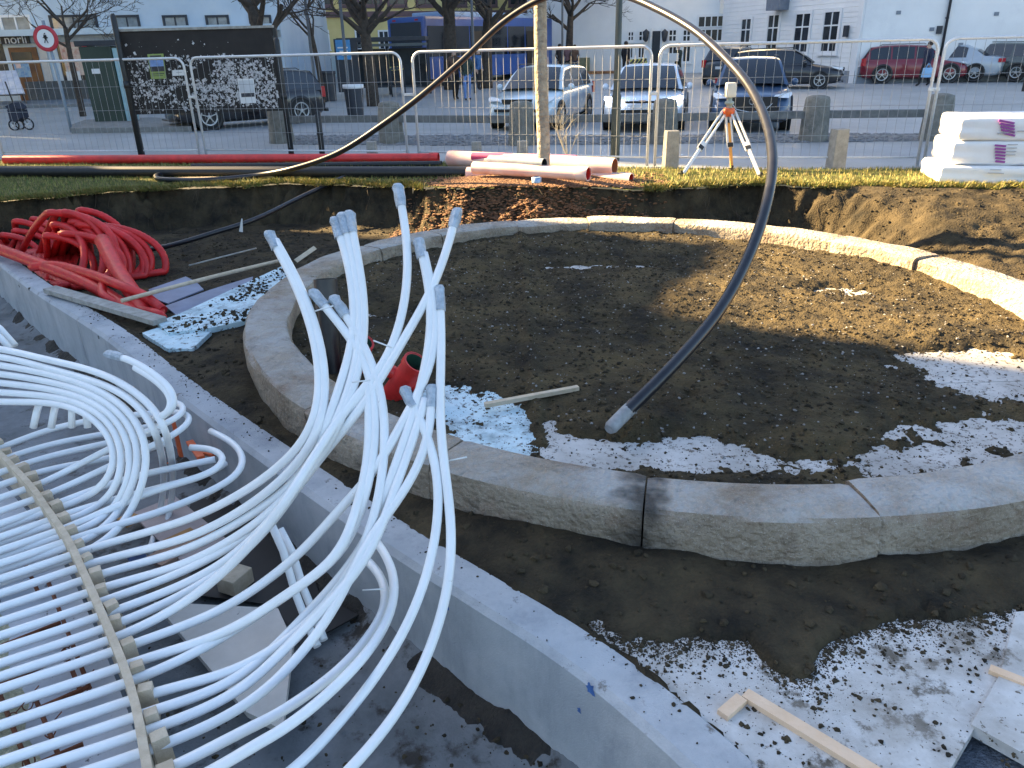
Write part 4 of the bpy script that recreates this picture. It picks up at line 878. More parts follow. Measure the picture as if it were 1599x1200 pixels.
# ================================================================== SURVEY TRIPOD
hd = PD(1138, 172, 12.3)
alu = mat('aluminium', (.72, .70, .66), .4, var=.06, metal=.35)
t = thing('survey_tripod', 'orange and aluminium survey tripod with a pale instrument on the lawn', 'tripod', (hd[0], hd[1], 0))
oy = mat('orange_yellow', (.72, .30, .05), .5, var=.1)
for fx, fy, side in ((1064, 276, 0), (1143, 268, 1), (1188, 279, 2)):
    ft = PZ(fx, fy, .0); top = hd+np.array([(-.06, .0, .06)[side], (0, .05, -.02)[side], -.02]); mid = top+(ft-top)*.55
    d = (ft-top)/np.linalg.norm(ft-top); s_ = np.cross(d, np.array([0, 1.0, 0])); s_ /= np.linalg.norm(s_)
    mb = MB()
    for sg in (-1, 1): mb.bar(top+s_*.035*sg, mid+s_*.035*sg+d*.06, .030, .026, (0, -1, .2), 0)
    if side == 1: mb.bar(top+d*.2, ft-d*.1, .045, .03, (0, -1, .2), 1)
    mb.bar(mid-d*.1, ft-d*.06, .042, .034, (0, -1, .2), 0 if side != 1 else 1); mb.bar(mid-d*.02, mid+d*.05, .085, .04, (0, -1, .2), 2)
    g_ = MB(); g_.lathe([(.022, .05), (.022, 0), (.003, -.10)], ft+np.array([0, 0, .04]), 8); g_.bar(ft+np.array([-.06, 0, .05]), ft+np.array([.03, 0, .05]), .03, .012)
    lg = mb.build('leg', [alu, oy, steel_dk], t); g_.build('leg_foot', steel_dk, lg).parent = lg
    lg['_w'] = t['_w']
mb = MB(); mb.lathe([(.001, .03), (.085, .03), (.10, .0), (.10, -.035), (.05, -.10), (.001, -.10)], hd, 16); mb.build('tripod_head', orange_pl, t)
mb = MB(); mb.lathe([(.05, .0), (.05, .05), (.075, .06), (.075, .09), (.04, .11), (.04, .16)], hd+np.array([0, 0, .03]), 16); mb.build('tribrach', mat('grey_green', (.30, .34, .30), .5, var=.1), t)
mb = MB(); mb.box(hd+np.array([0, 0, .30]), (.17, .15, .22), taper=.9); mb.build('instrument', mat('cream', (.68, .62, .52), .5, var=.05), t, bevel=.03)
# ================================================================== WHITE WRAPPED STACK
pur = mat('purple_print', (.30, .06, .30), .5, var=.1); pinkr = mat('pink_print', (.62, .22, .28), .5, var=.1); txt = mat('grey_print', (.40, .40, .42), .6, var=0)
GSK = 'white wrapped bundles stacked on the lawn'
s0 = PZ(1462, 286, .0); dirx = np.array([.975, -.22, 0]); diry = np.array([.22, .975, 0]); zrot = math.atan2(dirx[1], dirx[0])
def bundle(label, off, size, prints):
    c = s0+dirx*(off[0]+size[0]/2)+diry*(size[1]/2+off[1])+np.array([0, 0, off[2]+size[2]/2]); t = thing('wrapped_bundle', label, 'wrapped bundle', c-[0, 0, size[2]/2], GSK)
    bm = bmesh.new(); bmesh.ops.create_cube(bm, size=1.0)
    bmesh.ops.subdivide_edges(bm, edges=bm.edges, cuts=9, use_grid_fill=True)
    for v in bm.verts:
        p = v.co.copy(); f = 1-.03*abs(p.z*2)**6; q = Vector((p.x*size[0]*f, p.y*size[1]*f, p.z*size[2]))
        nn = float(vn(np.array(q.x*5+q.z*9+c[0]), np.array(q.y*5+q.z*13)))-.5; q += p.normalized()*nn*.03; v.co = q
    me = bpy.data.meshes.new('wrap'); bm.to_mesh(me); bm.free(); me.materials.append(plastic_wrap)
    for p in me.polygons: p.use_smooth = True
    o = bpy.data.objects.new('wrap', me); COL.objects.link(o); o.parent = t; o.location = (0, 0, size[2]/2); o.rotation_euler = (0, 0, zrot)
    md = o.modifiers.new('b', 'BEVEL'); md.width = .03; md.limit_method = 'ANGLE'; md.angle_limit = R_(50); md.segments = 3
    for (u, z, w_, h_, sl_, mm) in prints:
        a = s0+dirx*(off[0]+u)+diry*(off[1]-.022)+np.array([0, 0, off[2]+z]); mb = MB()
        mb.bar(a, a+dirx*w_+np.array([0, 0, -sl_]), .012, h_, (0, 0, 1)); mb.build('print_stripe', mm, t)
    return t
bundle('lowest white wrapped bundle of the stack, longest and sticking out to the left', (0, -.08, 0), (2.4, 1.0, .24), [(.62, .20, .14, .008, 0, txt), (.6, .16, .2, .008, .01, txt)])
bundle('middle white wrapped bundle with dark purple stripes near its left end', (.12, 0, .245), (2.3, .95, .32), [(.52+.01*k, .27-.042*k, .14-.004*k, .026, .012, pur) for k in range(6)]+[(.68, .28-.045*k, .12, .010, 0, txt) for k in range(4)])
bundle('top white wrapped bundle with slanting purple stripes on its end', (.16, 0, .57), (2.25, .95, .31), [(.46+.02*k, .27-.04*k, .20-.01*k, .028, .04, pur) for k in range(5)]+[(1.10, .24-.05*k, .16, .016, 0, pinkr) for k in range(3)]+[(.48, .10, .20, .02, -.02, txt), (.72, .13, .12, .01, 0, txt)])
# ================================================================== SITE FENCE
GFN = 'site fence panels along the lawn'
FB = [((-330, 256), (-4, 251)), ((8, 250), (313, 247)), ((323, 247), (637, 250)), ((655, 251), (1010, 261)), ((1022, 261), (1431, 262)), ((1441, 262), (1790, 262))]
FH = 1.90
FL = ['wire site fence panel running out of the picture at the left edge', 'wire site fence panel in front of the shop front and round sign', 'wire site fence panel in front of the right half of the flyer board', 'wire site fence panel in front of the silver blue car and the pale tree', 'wire site fence panel behind the survey tripod', 'wire site fence panel behind the white wrapped stack']
for (a, b), lab in zip(FB, FL):
    a = PZ(*a, -.03); b = PZ(*b, -.03); d = b-a; L = np.linalg.norm(d); d = d/L; up = np.array([0, 0, 1.0])
    t = thing('site_fence', lab, 'site fence', a, GFN); mb = MB()
    path = [a+up*.02]; rc = .17
    path += [a+up*(FH-rc)]+[a+d*(rc-rc*math.cos(q))+up*(FH-rc+rc*math.sin(q)) for q in np.linspace(.2, math.pi/2, 6)]
    path += [b-d*(rc-rc*math.cos(q))+up*(FH-rc+rc*math.sin(q)) for q in np.linspace(math.pi/2, .2, 6)]+[b+up*(FH-rc), b+up*.02]
    mb.tube(path, .025, 8); mb.tube([a+up*.16, b+up*.16], .016, 6); mb.build('tube_frame', galv, t)
    mb = MB(); n_ = int(L/.135)
    for k in range(1, n_): p = a+d*(L*k/n_); mb.tube([p+up*.14, p+up*(FH-.012)], .0034, 4, False)
    for z in (.5, .95, 1.4): mb.tube([a+up*z, b+up*z], .0034, 4, False)
    mb.build('wire_mesh', wire_m, t)['kind'] = 'stuff'
for (px, py), lab in zip(((317, 139), (645, 132), (1016, 128), (1458, 117)), ('between the panels before the flyer board', 'between the panels left of the silver blue car', 'between the panels before the pale electric car', 'between the panels near the white stack')):
    i = {317: 1, 645: 2, 1016: 3, 1458: 4}[px]; c = PZ(*FB[i][1], -.03)*.5+PZ(*FB[i+1][0], -.03)*.5; c[2] = 1.15
    mb = MB(); mb.box(c, (.17, .05, .05)); mb.tube([c-[0, .05, 0], c+[0, .05, 0]], .012, 6); tag(mb.build('fence_clamp', galv, bevel=.006), 'steel clamp '+lab, 'clamp', 'clamps joining the fence panels')
# ================================================================== BOLLARDS AND RAIL
gb_m = mat('bollard_granite', (.13, .13, .115), .9, scale=7, col2=(.22, .215, .19), bump=.8, bscale=50)
GBO = 'thick granite bollards along the car park'
BO = [((441, 223), 'behind the black post by the flyer board'), ((612, 223), 'crossed by the arching hose'), ((815, 226), 'in front of the silver blue car'), ((1036, 224), 'at the right front corner of the pale electric car'), ((1269, 220), 'right of the dark blue car'), ((1458, 219), 'behind the fence joint near the white stack')]
b0 = PZ(*BO[0][0], -.03); t0 = thing('granite_bollard', 'thick tapered granite bollard '+BO[0][1], 'bollard', b0, GBO)
mb = MB(); vs = []
mb.lathe([(.30, 0), (.295, .05), (.27, .5), (.245, .80), (.225, .86), (.12, .89), (.001, .90)], b0, 14); mb.build('bollard_body', gb_m, t0)
bps = [b0]
for p, l in BO[1:]: q = PZ(*p, -.03); bps.append(q); dup(t0, q, rnd.random()*6, 'thick tapered granite bollard '+l)
for i in range(len(bps)-1):
    a, b = bps[i]+[0, 0, .52], bps[i+1]+[0, 0, .52]; d = (b-a)/np.linalg.norm(b-a)
    batten('bollard_rail', 'low grey rail '+['from the flyer board bollard to the next', 'below the bus between two bollards', 'below the silver blue car', 'below the dark blue car', 'at the right before the open car park'][i], 'rail', a+d*.2, b-d*.2, .16, .15, mat('rail_grey', (.10, .105, .105), .8, scale=6, col2=(.17, .175, .17), bump=.3), 'rails between the granite bollards')
GSB = 'slim stone posts near the fence'
SB = [((1046, 263), 'left of the survey tripod'), ((1304, 262), 'right of the arching hose'), ((816, 246), 'short, in front of the silver blue car'), ((745, 247), 'low, left of the pale tree'), ((582, 246), 'low, behind the long red pipe')]
b0 = PZ(*SB[0][0], -.03); t0 = thing('stone_post', 'slim square topped stone post '+SB[0][1], 'post', b0, GSB)
mb = MB(); mb.box(b0+[0, 0, .30], (.24, .22, .62), rz=.1, taper=.9); mb.build('post_body', mat('post_stone', (.24, .23, .205), .9, scale=8, col2=(.36, .345, .31), bump=.6), t0, bevel=.02)
for k, (p, l) in enumerate(SB[1:]):
    o = dup(t0, PZ(*p, -.03), rnd.uniform(-.2, .2), 'slim square topped stone post '+l)
    if k > 0: o.scale = (.85, .85, .5)
GBP = 'black steel posts behind the fence'
for a, b, lab in (((180, 25), (222, 250), 'black steel post at the left edge of the flyer board, taller than the board'), ((432, 60), (456, 248), 'black steel post at the right edge of the flyer board'), ((497, 172), (504, 248), 'short black post with a rounded cap between the flyer board and the bollard')):
    q = PZ(*b, -.03); tp = PD(a[0], a[1], depth(q)); tp[:2] = q[:2]+(tp[:2]-q[:2])*.3
    mb = MB(); mb.tube([q, q+(tp-q)*.98, tp], [.055, .055, .03], 10); mb.tube([q+(tp-q)*.5, q+(tp-q)*.55], .065, 10); tag(mb.build('steel_post', steel_dk), lab, 'post', GBP)
q = PZ(960, 251, -.03)
t = thing('lamp_post', 'dark green lamp post rising out of the picture left of centre of the car park', 'lamp post', q)
mb = MB(); mb.lathe([(.085, 0), (.085, 1.1), (.07, 1.14), (.06, 1.2), (.045, 5.2), (.001, 5.2)], q, 12); mb.build('post_shaft', mat('green_black_paint', (.045, .055, .045), .45, var=.15), t)
mb = MB(); mb.lathe([(.05, 5.2), (.20, 5.3), (.24, 5.7), (.28, 5.72), (.02, 5.95), (.001, 5.95)], q, 12); mb.build('lantern', steel_dk, t)
# ================================================================== FLYER BOARD
brd = mat('flyer_board', (.022, .019, .018), .8, var=.25, scale=3)
q0 = PZ(196, 250, -.03); q1 = PZ(452, 249, -.03); yb_ = q0[1]+.35
pl_ = lambda x, y, Y=yb_: PY(x, y, Y)
t = thing('flyer_board', 'big dark hoarding board covered with white scraps of torn flyers', 'notice board', (0.5*(q0[0]+q1[0]), yb_, -.03))
A = pl_(188, 47); B = pl_(428, 46); C_ = pl_(437, 175); D = pl_(208, 178)
zt, zb = .5*(A[2]+B[2]), .5*(C_[2]+D[2]); x0, x1 = .5*(A[0]+D[0]), .5*(B[0]+C_[0])
mb = MB(); mb.box(((x0+x1)/2, yb_+.03, (zt+zb)/2), (x1-x0, .05, zt-zb)); mb.build('panel', brd, t, bevel=.006)
mb = MB(); mb.box(((x0+x1)/2, yb_+.02, zt+.02), (x1-x0+.08, .10, .045)); mb.build('top_trim', wood_grey, t)
for xx in (x0-.05, x1+.05): mb = MB(); mb.box((xx, yb_+.05, zt/2), (.07, .07, zt)); mb.build('leg', steel_dk, t)
rs = np.random.RandomState(9); n = 5200; u = rs.rand(n); v = rs.beta(1.6, 2.6, n); cl = fbm(u*6, v*4, 1.0, 3); k = rs.rand(n) < np.clip((cl-.27)*2.1, 0, 1)*np.where(v > .72, .10, 1); u, v = u[k], v[k]; n = len(u)
sz = .004+.026*rs.rand(n)**3.2; a = rs.rand(n)*3.1; asp = .4+rs.rand(n)
px = x0+.04+u*(x1-x0-.08); pz = zb+.03+v*(zt-zb-.06)
c, s_ = np.cos(a), np.sin(a); V = []
for (ux, vz) in ((-1, -1), (1, -.8), (.9, 1), (-.8, .9)):
    xx = ux*sz*asp; zz = vz*sz; V.append(np.stack([px+xx*c-zz*s_, np.full(n, yb_-.004)-.006*rs.rand(n), pz+xx*s_+zz*c], -1))
V = np.stack(V, 1).reshape(-1, 3)-np.array(t['_w']); o = arr('flyer_scraps', V, np.arange(4*n).reshape(-1, 4), mat('torn_paper', (.50, .49, .50), .9, var=.35, scale=30), False, 'stuff'); o.parent = t
def poster(px4, Y, cols, parent, name='poster'):
    P = [PY(x, y, Y) for x, y in px4]; mb = MB()
    mb.add([p for p in P]+[p+np.array([0, .004, 0]) for p in P], [(3, 2, 1, 0), (4, 5, 6, 7)], 0)
    o = mb.build(name, cols[0], parent)
    for (u0, v0, u1, v1, m_) in cols[1]:
        f = lambda u, v: (P[0]*(1-u)+P[1]*u)*(1-v)+(P[3]*(1-u)+P[2]*u)*v+np.array([0, -.004, 0])
        mb = MB(); mb.add([f(u0, v0), f(u1, v0), f(u1, v1), f(u0, v1)], [(3, 2, 1, 0)]); c_ = mb.build('print_area', m_, o if parent is None else parent); 
        if parent is not None: c_.parent = o
        else: pass
    return o
lime = mat('lime_print', (.26, .33, .10), .7, var=.1); skyb = mat('blue_print', (.20, .32, .60), .7, var=.15, scale=20); dkb = mat('dark_print', (.05, .05, .06), .7, var=.4, scale=20); greyp = mat('pale_grey_print', (.55, .57, .60), .7, var=.08)
poster([(230, 85), (255, 84), (260, 123), (236, 124)], yb_-.015, (lime, [(.06, .22, .94, .5, skyb), (.06, .5, .94, .70, dkb), (.1, .78, .9, .81, dkb), (.1, .86, .8, .88, dkb), (.15, .06, .85, .12, dkb)]), t)
poster([(269, 110), (290, 109), (291, 118), (269, 119)], yb_-.015, (paper, [(.3, .4, .7, .5, txt)]), t)
poster([(371, 124), (396, 123), (400, 161), (376, 162)], yb_-.015, (paper, [(.05, .06, .95, .56, greyp), (.1, .58, .95, .74, dkb)]), t)
# ================================================================== CARS
glass = mat('car_glass', (.012, .016, .022), .06, var=0, spec=.8)
trimb = mat('black_trim', (.015, .015, .016), .5, var=0)
rimm = mat('alloy_rim', (.45, .46, .47), .35, var=0, metal=.7)
lampm = mat('head_lamp', (.70, .72, .74), .12, var=0, spec=.8)
lampon = mat('lit_lamp', (.9, .93, 1.0), .2, var=0, emit=2.2)
redl = mat('tail_lamp', (.42, .02, .03), .2, var=0, spec=.7)
platem = mat('number_plate', (.66, .67, .68), .5, var=0)
chrome = mat('chrome', (.6, .61, .62), .18, var=0, metal=.9)
GC = 'cars parked in the square'
def car(label, front, yaw, paint, W=1.8, H=1.47, L=4.5, kind='estate', lights=False, emblem=None, grille='wide', z=None):
    """front: ground point under the middle of the nose; yaw 0 = nose towards the camera"""
    z0 = gz(front[1]) if z is None else z; org = np.array([front[0], front[1], z0])
    t = thing('parked_car', label, 'car', org, GC); t.rotation_euler = (0, 0, yaw)
    rear = {'estate': .93, 'hatch': .90, 'suv': .94, 'sedan': .80}[kind]; bh = .63*H
    f = [0, .012, .04, .09, .16, .24, .30, .45, .6, .75, .84, .92, .965, .99, 1.0]
    hw = np.interp(f, [0, .012, .04, .1, .2, .8, .93, .98, 1], [.74, .84, .93, .98, 1, 1, .96, .90, .80])*W/2
    zt = np.interp(f, [0, .012, .04, .1, .2, .29, .5, .85, .95, .99, 1], [.30, .42, .475, .525, .565, .625, .64, .66 if kind != 'sedan' else .68, .655, .62, .52])*H
    zb = np.interp(f, [0, .05, .15, .85, .96, 1], [.20, .13, .12, .12, .15, .24])*H
    vs = []; k = 13
    for i in range(len(f)):
        w2, a, b = hw[i], zb[i], zt[i]; h = b-a
        half = [(0, a), (w2*.8, a), (w2*.95, a+.10*h), (w2, a+.35*h), (w2*.995, a+.62*h), (w2*.965, a+.86*h), (w2*.86, b-.004)]
        y = f[i]*L
        bow = .10*(1-min(1, f[i]/.12))-.08*max(0, (f[i]-.93)/.07)
        pr = half+[(0, b+.022)]+[(-x, q) for x, q in half[:0:-1]]
        k = len(pr)
        for x, q in pr: vs.append((x, y+bow*(abs(x)/(W/2))**2*L*.25, q))
    n_ = len(f); mb = MB(); mb.add(vs, [(i*k+j, i*k+(j+1) % k, (i+1)*k+(j+1) % k, (i+1)*k+j) for i in range(n_-1) for j in range(k)], 0, True)
    mb.f += [list(range(k))[::-1], [(n_-1)*k+j for j in range(k)]]; mb.mi += [0, 0]; mb.sm += [False, False]
    # roof and pillars
    st = {'estate': [(.27, bh, bh), (.37, bh, .86*H), (.44, bh, .97*H), (.60, bh, H), (.80, bh, .98*H), (.90, bh, .945*H), (.965, bh, bh+.02)],
          'hatch': [(.25, bh, bh), (.36, bh, .86*H), (.44, bh, .97*H), (.58, bh, H), (.76, bh, .965*H), (.85, bh, .90*H), (.96, bh, bh+.02)],
          'suv': [(.27, bh, bh), (.36, bh, .86*H), (.43, bh, .97*H), (.60, bh, H), (.80, bh, .99*H), (.91, bh, .95*H), (.975, bh, bh+.04)],
          'sedan': [(.29, bh, bh), (.38, bh, .84*H), (.46, bh, .97*H), (.56, bh, H), (.68, bh, .97*H), (.77, bh, .84*H), (.86, bh, bh+.03)]}[kind]
    gw = lambda zz: (.905-.215*(zz-bh)/(H-bh))*W/2
    vs = []; kk = 9
    for (ff, b0_, z1) in st:
        y = ff*L; z1 = max(z1, b0_+.01); wt = gw(z1); wb = gw(bh-.05)
        pr = [(wb, bh-.05), (gw((bh+z1)/2)+.012, (bh+z1)/2), (wt, z1-.02), (wt*.8, z1+.012), (0, z1+.03)]
        pr = pr+[(-x, q) for x, q in pr[-2::-1]]
        for x, q in pr: vs.append((x, y-(.10*(1-(x/(W/2))**2) if ff < .44 else 0), q))
    ns = len(st); mb.add(vs, [(i*kk+j, (i+1)*kk+j, (i+1)*kk+j+1, i*kk+j+1) for i in range(ns-1) for j in range(kk-1)], 0, True)
    def blt(mb, name, m_, par=t):
        o = mb.build(name, m_); o.parent = par; return o
    body = blt(mb, 'body', paint)
    bmm = bmesh.new(); bmm.from_mesh(body.data); bmesh.ops.recalc_face_normals(bmm, faces=bmm.faces); bmm.to_mesh(body.data); bmm.free(); body.data.set_sharp_from_angle(angle=R_(42))
    def P(ff, zz, s=1.0, out=.012): return (gw(zz)*s+(out if s > 0 else -out), ff*L, zz)
    # glass: windscreen, rear window, sides
    def screen(i0, i1, name, sgn):
        (f0, _, za), (f1, _, zc) = st[i0], st[i1]; za = max(za, bh+.03); g_ = MB(); m_ = 6; V = []
        for r in range(4):
            e = r/3; ff = f0+(f1-f0)*e; zz = za+(zc-za)*e
            zz = np.interp(ff, [q[0] for q in st], [max(q[2], bh+.01) for q in st])
            for c in range(m_+1):
                x = (c/m_*2-1)*gw(zz)*.90; V.append((x, ff*L-(.10*(1-(x/(W/2))**2) if sgn < 0 else 0)+sgn*.03, zz+.028-.02*(2*c/m_-1)**2))
        g_.add(V, [(r*(m_+1)+c, r*(m_+1)+c+1, (r+1)*(m_+1)+c+1, (r+1)*(m_+1)+c) for r in range(3) for c in range(m_)], 0, True); return blt(g_, name, glass)
    screen(0, 2, 'windscreen', -1); screen(ns-1, ns-2, 'rear_window', 1)
    fr = [q[0] for q in st]; zr = [q[2] for q in st]
    splits = [(st[0][0]+.045, .505), (.52, .70 if kind == 'sedan' else .72)]+([] if kind == 'sedan' else [(.735, st[-2][0]+.01)])
    for s in (-1, 1):
        for (fa, fb) in splits:
            g_ = MB(); V = []; m_ = 5
            for c in range(m_+1):
                ff = fa+(fb-fa)*c/m_; ztop = float(np.interp(ff, fr, zr))-.06; ztop = max(ztop, bh+.03)
                for q in (bh+.015, ztop): V.append(P(ff, q, s))
            g_.add(V, [(2*c, 2*c+2, 2*c+3, 2*c+1) if s > 0 else (2*c, 2*c+1, 2*c+3, 2*c+2) for c in range(m_)]); blt(g_, 'side_window', glass)
    # wheels
    wr = .325 if kind != 'suv' else .36
    for s in (-1, 1):
        for ff in (.185, .795):
            c = (s*(W/2-.10), ff*L, wr); sx_ = s
            g_ = MB(); g_.lathe([(wr*1.16, .075), (wr*1.16, .112), (wr*.9, .112), (wr*.9, .075)], c, 20, axis='x'); 
            if s < 0: g_.v = [(2*c[0]-x, y, zz) for x, y, zz in g_.v]
            blt(g_, 'wheel_arch', trimb)
            wl = MB(); wl.lathe([(wr*.62, .113), (wr*.70, .118), (wr*.96, .10), (wr, .06), (wr, -.10), (wr*.6, -.12)], c, 20, axis='x')
            if s < 0: wl.v = [(2*c[0]-x, y, zz) for x, y, zz in wl.v]
            wo = blt(wl, 'wheel', rubber)
            rm = MB(); rm.lathe([(wr*.66, .117), (wr*.60, .119), (wr*.56, .095)], c, 20, axis='x')
            rm.lathe([(wr*.56, .07), (.001, .07)], c, 16, axis='x', mi=1)
            for q in range(5):
                an = q*2*math.pi/5+.3; e = (c[0]+.112, c[1]+math.cos(an)*wr*.60, c[2]+math.sin(an)*wr*.60); rm.bar((c[0]+.105, c[1], c[2]), e, .022, .05, (1, 0, 0))
            rm.lathe([(.001, .122), (.05, .12), (.055, .10)], c, 10, axis='x')
            if s < 0: rm.v = [(2*c[0]-x, y, zz) for x, y, zz in rm.v]
            o = rm.build('rim', [rimm, trimb]); o.parent = wo
        # mirror, lamps
        g_ = MB(); g_.lathe([(.001, -.09), (.06, -.08), (.085, -.02), (.08, .03), (.001, .04)], (s*(W*.5+.07), .325*L, bh+.05), 10, axis='y'); g_.bar((s*W*.43, .33*L, bh+.0), (s*(W*.5+.03), .328*L, bh+.03), .05, .04); blt(g_, 'mirror', paint)
        g_ = MB(); V = []
        for (x, fy, zz) in ((.50, -.004, .50), (.88, .022, .485), (.955, .060, .525), (.945, .088, .560), (.80, .060, .555), (.54, .020, .530)): V.append((s*x*W/2, fy*L+.25*L*.10*x*x*(1-fy/.12)-.02, zz*H*.98))
        o_ = len(V); V2 = [(x, y+.06, zz) for x, y, zz in V]; fcs = [list(range(o_)) if s > 0 else list(range(o_))[::-1]]+[[i, (i+1) % o_, o_+(i+1) % o_, o_+i] for i in range(o_)]
        g_.add(V+V2, fcs); blt(g_, 'headlight', lampon if lights else lampm)
        g_ = MB(); zc = .57*H
        if kind in ('estate', 'suv'): g_.box((s*W*.425, L*.975, zc), (.17, .12, .30), rz=-s*.35)
        else: g_.box((s*W*.37, L*.985, zc-.02), (.36, .10, .15), rz=-s*.30)
        blt(g_, 'tail_light', redl).data.polygons.foreach_set('use_smooth', [False]*6)
    g_ = MB(); g_.box((0, .0, .335*H), (W*.66, .05, .07)); blt(g_, 'front_intake', trimb)
    g_ = MB()
    if grille == 'wide': g_.box((0, .000, .475*H), (W*.40, .06, .12), taper=1.1)
    elif grille == 'slim': g_.box((0, .012, .475*H), (W*.42, .05, .05))
    elif grille == 'bold':
        g_.prism([(-.38*W*.8, -.03), (.38*W*.8, -.03), (.38*W*.8, .06), (-.38*W*.8, .06)], .30*H, .50*H)
    blt(g_, 'grille', trimb)
    if grille == 'bold':
        g_ = MB(); g_.tube([(-.86*W/2, .10, .56*H), (-.62*W/2, .0, .50*H), (-.36*W/2, -.035, .33*H), (0, -.045, .29*H), (.36*W/2, -.035, .33*H), (.62*W/2, .0, .50*H), (.86*W/2, .10, .56*H)], .014, 6); blt(g_, 'chrome_wing', chrome)
        g_ = MB(); g_.lathe([(.075, -.045), (.075, -.03), (.055, -.03), (.055, -.045)], (0, 0, .44*H), 14, axis='y'); blt(g_, 'emblem', chrome)
    if emblem == 'T':
        g_ = MB()
        g_.add([(-.085, -.04, .485*H+.03), (.085, -.04, .485*H+.03), (.07, -.04, .485*H), (.022, -.04, .485*H), (0, -.04, .485*H-.10), (-.022, -.04, .485*H), (-.07, -.04, .485*H)], [(0, 1, 2, 3, 4, 5, 6)]); blt(g_, 'emblem', chrome)
    for y, zz in ((-.02, .40*H if grille != 'bold' else .255*H), (L+.012, .46*H)):
        g_ = MB(); g_.box((0, y, zz), (.50, .016, .11)); pt = blt(g_, 'number_plate', platem)
    g_ = MB(); g_.box((0, -.005, .175*H), (W*.82, .06, .035)); blt(g_, 'front_lip', trimb); g_ = MB(); g_.box((0, L-.03, .22*H), (W*.84, .08, .10)); blt(g_, 'rear_bumper', trimb)
    if kind in ('estate', 'suv'):
        for s in (-1, 1): g_ = MB(); g_.tube([(s*W*.32, .42*L, H+.01), (s*W*.32, .44*L, H+.045), (s*W*.32, .82*L, H+.03), (s*W*.32, .84*L, H-.02)], .014, 6); blt(g_, 'roof_rail', trimb)
    return t
def yaw_of(fr, rr): d = np.asarray(rr[:2])-np.asarray(fr[:2]); return math.atan2(-d[0], d[1])
def paint(name, c, metal=.12): return mat(name, c, .28, var=0, metal=metal, coat=.6)
p1 = PZ(808, 204, 0); car('silver blue estate car facing the camera behind the pale tree trunk', p1, yaw_of(p1, p1+[1.55, 4.2, 0]), paint('ice_blue_paint', (.50, .60, .66)), W=1.82, H=1.47, L=4.5, kind='estate')
p2 = PZ(1001, 206, 0); car('pale electric saloon with lit headlamps facing the camera behind the lamp post', p2, yaw_of(p2, p2+[1.15, 4.8, 0]), paint('pale_blue_paint', (.62, .68, .76)), W=1.95, H=1.45, L=4.9, kind='hatch', lights=True, emblem='T', grille='slim')
p3 = PZ(1170, 206, 0); car('dark blue compact car with a chrome edged grille facing the camera behind the tripod', p3, yaw_of(p3, p3+[1.1, 4.2, 0]), paint('deep_blue_paint', (.035, .075, .15)), W=1.82, H=1.56, L=4.3, kind='suv', grille='bold')
r4 = G(1124, 136); f4 = r4+np.array([2.2, 4.0, 0]); car('dark estate car seen from behind with red tail lamps, beyond the tripod', f4, yaw_of(f4, r4), paint('slate_paint', (.03, .04, .055)), W=1.85, H=1.5, L=4.6, kind='estate')
f5 = G(1322, 138); car('black saloon with silver wheels parked side on before the white house', f5+np.array([-.1, .3, 0]), yaw_of(f5, f5+np.array([-4.2, 1.7, 0])), paint('black_paint', (.016, .017, .022)), W=1.8, H=1.5, L=4.6, kind='estate')
f6 = G(1500, 128); car('dark red car parked side on against the blank white gable', f6+np.array([.1, .1, 0]), yaw_of(f6, f6+np.array([-4.1, .9, 0])), paint('wine_red_paint', (.19, .018, .030)), W=1.8, H=1.5, L=4.3, kind='suv')
r7 = G(1572, 128); f7 = r7+np.array([-3.6, 3.1, 0]); car('silver saloon showing its rear corner at the far right', f7, yaw_of(f7, r7), paint('silver_paint', (.36, .41, .46)), W=1.8, H=1.43, L=4.6, kind='sedan')
r8 = G(1640, 128); f8 = r8+np.array([-3.2, 3.4, 0]); car('dark car cut off by the right edge, next to the silver saloon', f8, yaw_of(f8, r8), paint('grey_green_paint', (.05, .065, .06)), W=1.8, H=1.45, L=4.5, kind='estate')
p9 = PZ(283, 207, -.03); car('black car with a pale number plate parked behind the flyer board', p9+np.array([-.5, .6, 0]), yaw_of(p9, p9+np.array([3.6, 2.7, 0])), paint('jet_paint', (.012, .012, .015)), W=1.82, H=1.5, L=4.5, kind='suv')
# ================================================================== BUS
bus_b = mat('bus_blue', (.025, .085, .32), .35, var=.08, scale=1.5, coat=.4); bus_l = mat('bus_pale_blue', (.30, .43, .62), .4, var=.08)
rb = G(640, 137); dirb = np.array([.62, .785]); 
t = thing('city_bus', 'blue city bus standing beyond the square behind the shelter and trees', 'bus', rb); t.rotation_euler = (0, 0, math.atan2(dirb[1], dirb[0]))
def bb(name, m_, boxes, par=t, bevel=0):
    mb = MB()
    for c, s_ in boxes: mb.box(c, s_)
    o = mb.build(name, m_, bevel=bevel); o.parent = par; return o
BW, BH_, BL = 2.5, 3.15, 10.5
bb('body', bus_b, [((BL/2, 0, .35+(BH_-.35)/2), (BL, BW, BH_-.35))], bevel=.12)
bb('roof_fairing', bus_l, [((BL*.55, 0, BH_+.10), (BL*.8, BW*.86, .26))], bevel=.08)
bb('rear_window', glass, [((-.012, 0, 2.35), (.03, BW*.82, 1.1))], bevel=.02)
bb('rear_panel', trimb, [((-.012, 0, 1.25), (.03, BW*.66, .85))])
for s in (-1, 1):
    bb('tail_light', redl, [((-.02, s*BW*.44, 1.25), (.05, .14, .55))]); bb('roof_marker', redl, [((-.01, s*BW*.3, 3.0), (.04, .2, .07))])
for k in range(6): bb('side_window', glass, [((.9+k*1.55, -BW/2-.004, 2.05), (1.46, .03, 1.35))])
for k in (2, 5): bb('bus_door', trimb, [((.9+k*1.55, -BW/2-.012, 1.45), (1.25, .04, 2.1))])
